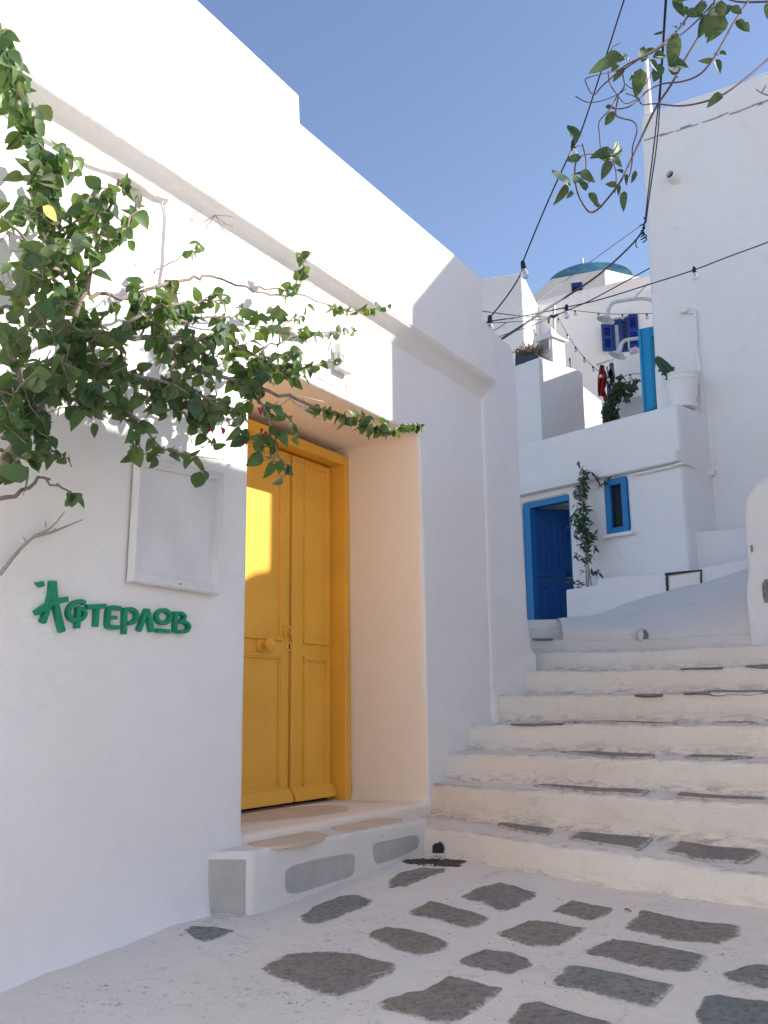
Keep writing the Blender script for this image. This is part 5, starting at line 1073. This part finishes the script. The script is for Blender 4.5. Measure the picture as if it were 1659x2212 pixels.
wire([(zB(1640,105), 12.),(zB(1555,150), 12.5),(zB(1200,345),13.2),(zB(1000,450),13.6),(zB(850,515),13.9),(zB(720,570),14.3)], .009, 'black cable running from the pole by the chimney up to the tall house')
wire([(zB(40,530),7.3),(zB(250,560),10.),(zB(430,578),12.),(zB(690,590),14.3)], .006, 'thin wire from the left house roof to the chimney pole, uppermost of three')
wire([(zB(60,640),7.3),(zB(300,632),10.),(zB(500,615),12.5),(zB(655,598),14.3)], .005, 'thin wire from the left house roof to the chimney pole, middle of three')
wire([(zB(190,768),7.3),(zB(350,712),9.5),(zB(500,665),12.),(zB(655,600),14.3)], .005, 'thin wire from the left house roof to the chimney pole, lowest of three')
m = MB()
for i in range(7): m.tube([dep((1390+rnd.gauss(0, 3), 470+i*7), 10.25), dep((1393+rnd.gauss(0, 4), 480+i*6), 10.2), dep((1388+rnd.gauss(0, 4), 488+i*6), 10.25)], .008, n=5, sub=3)
m.tube([dep((1376,516),10.2), dep((1373,528),10.2), dep((1377,536),10.2)], .006, n=5, sub=3)
tag(put('wire_bracket', m, M_black), 'tangle of wires knotted at the corner of the tall house', 'wire', kind='stuff')
# fairy lights
def fairy(pts, ys, lab, bul):
    g = root('fairy_lights', Matrix.Translation(dep(zB(*pts[0]), ys[0])), lab, 'fairy lights', 'small bulb strings over the terrace'); n_ = len(pts)
    P = [dep(zB(*p), ys[0]+(ys[1]-ys[0])*i/(n_-1)) for i, p in enumerate(pts)]; m = MB(); m.tube(P, .0045, n=5, sub=3); put('cable', m, M_black, g)
    for i in bul:
        c = P[i]; m = MB(); m.lathe(c, [(.012, 0), (.014, .012), (.012, .035)], 8, Vector((0, 0, -1))); put('socket', m, M_black, g)
        m = MB(); m.lathe(c-UPV*.033, [(.012, 0), (.024, .02), (.024, .034), (.001, .052)], 10, Vector((0, 0, -1))); put('bulb', m, simple('milky_bulb', (.8, .76, .7), .2) if 'mb' not in MATS else MATS['mb'], g)
MATS['mb'] = simple('milky_bulb_glass', (.8, .76, .7), .2)
fairy([(740,505),(800,515),(890,528),(1000,540),(1100,550),(1200,557),(1315,560),(1430,558),(1535,555),(1600,553)], (14.2, 12.2), 'fairy light string crossing level in front of the shuttered window', (2, 4, 6, 8))
fairy([(722,565),(740,598),(820,738),(895,855),(972,950),(1050,1030),(1120,1085),(1190,1118),(1260,1128),(1320,1125),(1385,1100),(1470,1097),(1560,1090),(1640,1085)], (14.2, 12.2), 'fairy light string drooping from the chimney pole past the clothes', (1, 2, 3, 4, 5, 6, 7, 8, 9, 10))
# ------------------------------------------------------------------ fallen leaf, pebbles, straw
c = W.P(*(lambda q: (q[0], q[1], lane_z(*q)+.008))(lane_hit((1347, 1969)))); me = leaf_mesh('fallen_leaf', .3, .5, .3, M_red); o = bpy.data.objects.new('fallen_leaf', me); col.objects.link(o); o.matrix_basis = orient(Vector((1, -.3, .1)), UPV, .035, c); tag(o, 'tiny red fallen leaf on the whitewashed lane near the first step', 'leaf')
q = lane_hit(z5(1060, 1630)); c = W.P(q[0], q[1], lane_z(*q)+.014); m = MB(); m.tube([c-Vector((.04, .03, 0)), c+Vector((.05, .035, .004))], .0022, n=5); tag(put('straw', m, M_palebark), 'short pale straw lying on the big rough paving stone', 'straw')
m = MB()
for _ in range(70):
    px, py = rnd.uniform(430, 1650), rnd.uniform(1880, 2210); q = lane_hit((px, py))
    if q[1] < .25: continue
    s = rnd.uniform(.001, .003); m.lathe(W.P(q[0], q[1], lane_z(*q)), [(s*.7, 0), (s, s*.5), (s*.5, s*1.1), (.0003, s*1.2)], 6)
tag(put('grit', m, M_soil), 'scattered dark grit on the lane', 'grit', kind='stuff')
